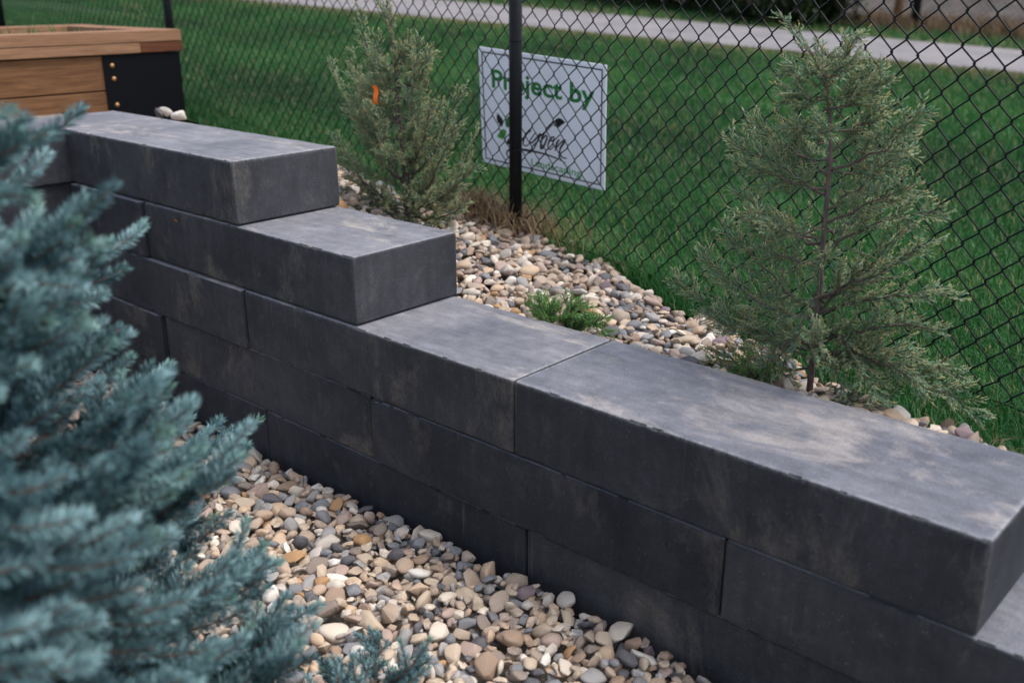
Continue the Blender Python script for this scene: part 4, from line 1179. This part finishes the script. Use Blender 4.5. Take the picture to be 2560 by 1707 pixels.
def spruce(name, label, base, apex, rad_at, zlist, seed, shoot_len, nlen, step, wid, per, extra=(), nwh=6, cull=True, cat="spruce"):
    r = np.random.default_rng(seed)
    root = empty(name, base); tag(root, label, cat)
    t = MB(); base = np.asarray(base, float); apex = np.asarray(apex, float)
    axis = lambda z: base + (apex - base) * ((z - base[2]) / (apex[2] - base[2]))
    t.tube([base - np.array([0, 0, 0.05]), axis(base[2] + 0.4 * (apex[2] - base[2])), apex], [0.026 * (apex[2] - base[2]) , 0.014 * (apex[2] - base[2]), 0.004], 8)
    t.build("trunk", M["bark"], root, True)
    shoots = []; woods = []
    def vis(p):
        return True
    off = 0.0
    for z in zlist:
        off += 0.55
        R_ = rad_at(z); nb = nwh if R_ > 0.12 else 5
        frac = (z - base[2]) / (apex[2] - base[2])
        for k in range(nb):
            a_ = off + k * 2 * math.pi / nb + r.normal(0, 0.12)
            Rb = R_ * r.uniform(0.82, 1.12)
            el = 0.02 + 0.34 * frac + r.normal(0, 0.06)
            c0 = axis(z); hd = np.array([math.cos(a_), math.sin(a_), 0])
            tip = c0 + hd * Rb + np.array([0, 0, Rb * math.tan(el)])
            s_ = np.linspace(0, 1, 9)[:, None]
            P = c0 + (tip - c0) * s_ - np.array([0, 0, 1.0]) * (0.14 * Rb * 4 * s_ * (1 - s_)) + np.cumsum(r.normal(0, 0.003, (9, 3)), axis=0)
            woods.append((P, np.linspace(0.004 + 0.010 * Rb, 0.0022, 9)))
            if not vis(P[-1]) and not vis(P[5]): continue
            T = unit(np.gradient(P, axis=0))
            # terminal shoot(s)
            young = r.uniform(0, 1) * (r.random() < 0.45)
            shoots.append((P[-4:], 0.0))
            def side(i, sgn, ln, lift):
                lat = unit(np.cross(T[i], np.array([0, 0, 1.0]))) * sgn
                ang = r.uniform(0.42, 0.78)
                d = unit(T[i] * math.cos(ang) + lat * math.sin(ang) + np.array([0, 0, lift]))
                Q = [P[i]]; 
                for j in range(5):
                    d = unit(d + 0.06 * T[i] + 0.05 * r.normal(0, 1, 3) + np.array([0, 0, 0.02])); Q.append(Q[-1] + d * ln / 5)
                Q = np.array(Q); shoots.append((Q, r.uniform(0, 1) * (r.random() < 0.35))); woods.append((Q, np.linspace(0.0024, 0.0013, 6)))
                if ln > shoot_len * 1.15:      # forked laterals
                    for sg in (-1, 1):
                        lat2 = unit(np.cross(d, np.array([0, 0, 1.0]))) * sg
                        d2 = unit(d * 0.75 + lat2 * 0.65 + np.array([0, 0, r.normal(0.05, 0.1)]))
                        Q2 = np.array([Q[2] + d2 * shoot_len * 0.62 * j / 4 + np.array([0, 0, 0.004]) * j for j in range(5)])
                        shoots.append((Q2, r.uniform(0, 1) * (r.random() < 0.35))); woods.append((Q2, np.linspace(0.002, 0.0012, 5)))
            for i in (8, 7, 6, 4, 3, 1):
                if i / 8 * Rb < 0.03: continue
                sg = 1 if r.random() < 0.5 else -1
                side(i, sg, shoot_len * r.uniform(0.7, 1.15) * (1.25 if i < 6 else 1), r.normal(0.04, 0.09))
                if i >= 3: side(i, -sg, shoot_len * r.uniform(0.6, 1.0), r.normal(0.04, 0.09))
            shoots.append((np.array([P[-1] + T[-1] * shoot_len * 0.75 * j / 4 + np.array([0, 0, 0.003 * j]) for j in range(5)]), young))
            shoots.append((P[1:6], -0.6))  # inner shoots tinted darker to stand in for shade inside the crown
    for (b, tp_, yg) in extra:
        s_ = np.linspace(0, 1, 7)[:, None]; b = np.asarray(b); tp_ = np.asarray(tp_)
        Q = b + (tp_ - b) * s_ - np.array([0, 0, 1.0]) * 0.05 * np.linalg.norm(tp_ - b) * 4 * s_ * (1 - s_)
        shoots.append((Q, yg)); woods.append((Q, np.linspace(0.0028, 0.0014, 7)))
        ax = axis(np.clip(b[2] - 0.03, base[2] + 0.02, apex[2] - 0.02))
        woods.append((np.array([ax, ax + (b - ax) * 0.5 - np.array([0, 0, 0.01]), b]), np.array([0.005, 0.004, 0.0026])))
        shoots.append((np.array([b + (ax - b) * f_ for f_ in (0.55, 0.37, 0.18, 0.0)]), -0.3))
    if cull:
        def ok(P):
            u_, v_, d_ = proj(P)
            return not np.any((v_ < 275) & (u_ > -40) & (d_ > 0))
        shoots = [s for s in shoots[:len(shoots) - 2 * len(extra)] if ok(s[0])] + shoots[len(shoots) - 2 * len(extra):]
        woods = [w_ for w_ in woods[:len(woods) - 2 * len(extra)] if ok(w_[0])] + woods[len(woods) - 2 * len(extra):]
    V, q, rn, dr = needles(shoots, seed + 1, nlen, step, wid, per)
    link("crown", mesh_np("crown", V, quads=q, attrs={"rnd": rn, "dry": dr}), M["needle"], root)
    t = MB()
    for P, rad in woods:
        if len(P) == 9:
            tb = MB(); tb.tube(P, rad, 6); tb.build("branch", M["twig"], root, True)
        else: t.tube(P, rad, 5)
    tag(t.build("twig_mass", M["twig"], root, True), kind="stuff")
    return root, len(shoots), len(q)

AXX, AXY = 0.061, -1.18
RZ = [-0.40, -0.17, -0.05, 0.02, 0.13, 0.20, 0.29, 0.34, 0.43, 0.52, 0.57, 0.66, 0.73, 0.82]
RR = [0.40, 0.35, 0.27, 0.21, 0.27, 0.25, 0.17, 0.11, 0.12, 0.10, 0.06, 0.06, 0.05, 0.04]
def rad_main(z): return float(np.interp(z, RZ, RR))
def ex(u0, v0, u1, v1, d0, d1, yg=0.0, k=1.0): return (at_depth(u0, v0, d0 * k), at_depth(u1, v1, d1 * k), yg)
extra = [ex(60, 370, 205, 272, 1.16, 1.22, k=1.3), ex(20, 470, 118, 385, 1.10, 1.14, k=1.3), ex(95, 580, 222, 508, 1.18, 1.24, 0.3, k=1.3), ex(235, 648, 362, 562, 1.24, 1.30, 0.4, k=1.3), ex(170, 720, 312, 672, 1.2, 1.26, 0.2, k=1.3),
         ex(110, 770, 262, 735, 1.15, 1.2, 0.1, k=1.3), ex(320, 970, 425, 912, 1.38, 1.45, 0.9, k=1.3), ex(250, 950, 328, 892, 1.3, 1.36, 0.4, k=1.3), ex(265, 1020, 395, 985, 1.35, 1.42, 0.3, k=1.3), ex(395, 1105, 478, 1042, 1.42, 1.5, 0.2, k=1.3),
         ex(560, 1090, 648, 1048, 1.55, 1.62, 0.8, k=1.3), ex(500, 1115, 618, 1112, 1.5, 1.58, 0.6, k=1.3), ex(470, 1175, 572, 1162, 1.48, 1.54, 0.3, k=1.3), ex(530, 1070, 552, 1052, 1.52, 1.56, 0.3, k=1.3), ex(380, 1020, 395, 960, 1.45, 1.48, 0.1, k=1.3),
         ex(380, 1320, 535, 1295, 1.4, 1.46, 0.8, k=1.3), ex(560, 1400, 655, 1382, 1.42, 1.48, 0.8, k=1.3), ex(560, 1450, 700, 1402, 1.36, 1.42, 0.6, k=1.3), ex(650, 1575, 800, 1510, 1.34, 1.42, 0.4, k=1.3), ex(520, 1520, 670, 1470, 1.3, 1.36, 0.1, k=1.3), ex(545, 1640, 690, 1600, 1.26, 1.32, 0.1, k=1.3),
         ex(60, 1420, 325, 1395, 0.86, 0.84, k=1.3), ex(30, 1290, 100, 1270, 0.85, 0.84, k=1.3), ex(180, 1330, 330, 1290, 1.0, 1.0, k=1.3), ex(330, 1290, 470, 1285, 1.15, 1.17, 0.1, k=1.3), ex(380, 1640, 560, 1610, 1.1, 1.14, k=1.3)]
_r = np.random.default_rng(99)
for _k in range(34):
    u_, v_ = _r.uniform(-90, 400), _r.uniform(1180, 1760)
    if v_ < 1450 and u_ > 250: continue
    d_k = 1.12 + 0.0006 * max(u_, 0) - 0.00012 * (v_ - 1200) + _r.uniform(-0.06, 0.12)
    extra.append(ex(u_, v_, u_ + _r.uniform(110, 200), v_ - _r.uniform(5, 75), d_k, d_k + _r.uniform(-0.03, 0.05)))
zl = [-0.50, -0.45, -0.40, -0.35, -0.30, -0.24, -0.18, -0.12, -0.06, 0.11, 0.16, 0.21, 0.26, 0.41, 0.46, 0.51, 0.64, 0.69, 0.74, 0.79, 0.83]
_, ns_, nq_ = spruce("blue_spruce", "young blue spruce with dense silvery-blue needles in front of the wall", (AXX, AXY, ZLOW + 0.02), (AXX, AXY, 0.86), rad_main, zl, 61, 0.120, 0.0225, 0.0016, 0.00105, 5, extra)
# low sprig of a dwarf spruce at the gravel's lower edge
gp = at_depth(935, 1850, 1.75)
dz_ = -0.50
d_ = ray(935, 1800); dwp = CAM + d_ * ((dz_ - CAM[2]) / d_[2])
ex2 = [ex(1030, 1700, 1000, 1600, 1.86, 1.88, 0.8), ex(1015, 1680, 1075, 1598, 1.84, 1.86, 0.9), ex(990, 1725, 1070, 1668, 1.84, 1.86, 0.3), ex(895, 1740, 880, 1640, 1.86, 1.88, 0.2), ex(850, 1740, 840, 1660, 1.86, 1.88, 0.2),
       ex(900, 1730, 925, 1650, 1.88, 1.9, 0.3), ex(800, 1750, 770, 1690, 1.86, 1.88, 0.1), ex(960, 1740, 975, 1690, 1.86, 1.88, 0.3), ex(870, 1760, 905, 1690, 1.85, 1.87, 0.1)]
spruce("dwarf_spruce", "small green-blue dwarf spruce sprig rising from the stones", (dwp[0], dwp[1], dz_), (dwp[0], dwp[1], dz_ + 0.10), lambda z: 0.09, [dz_ + 0.03, dz_ + 0.06], 17, 0.05, 0.0150, 0.0013, 0.00085, 4, ex2, 6, False)
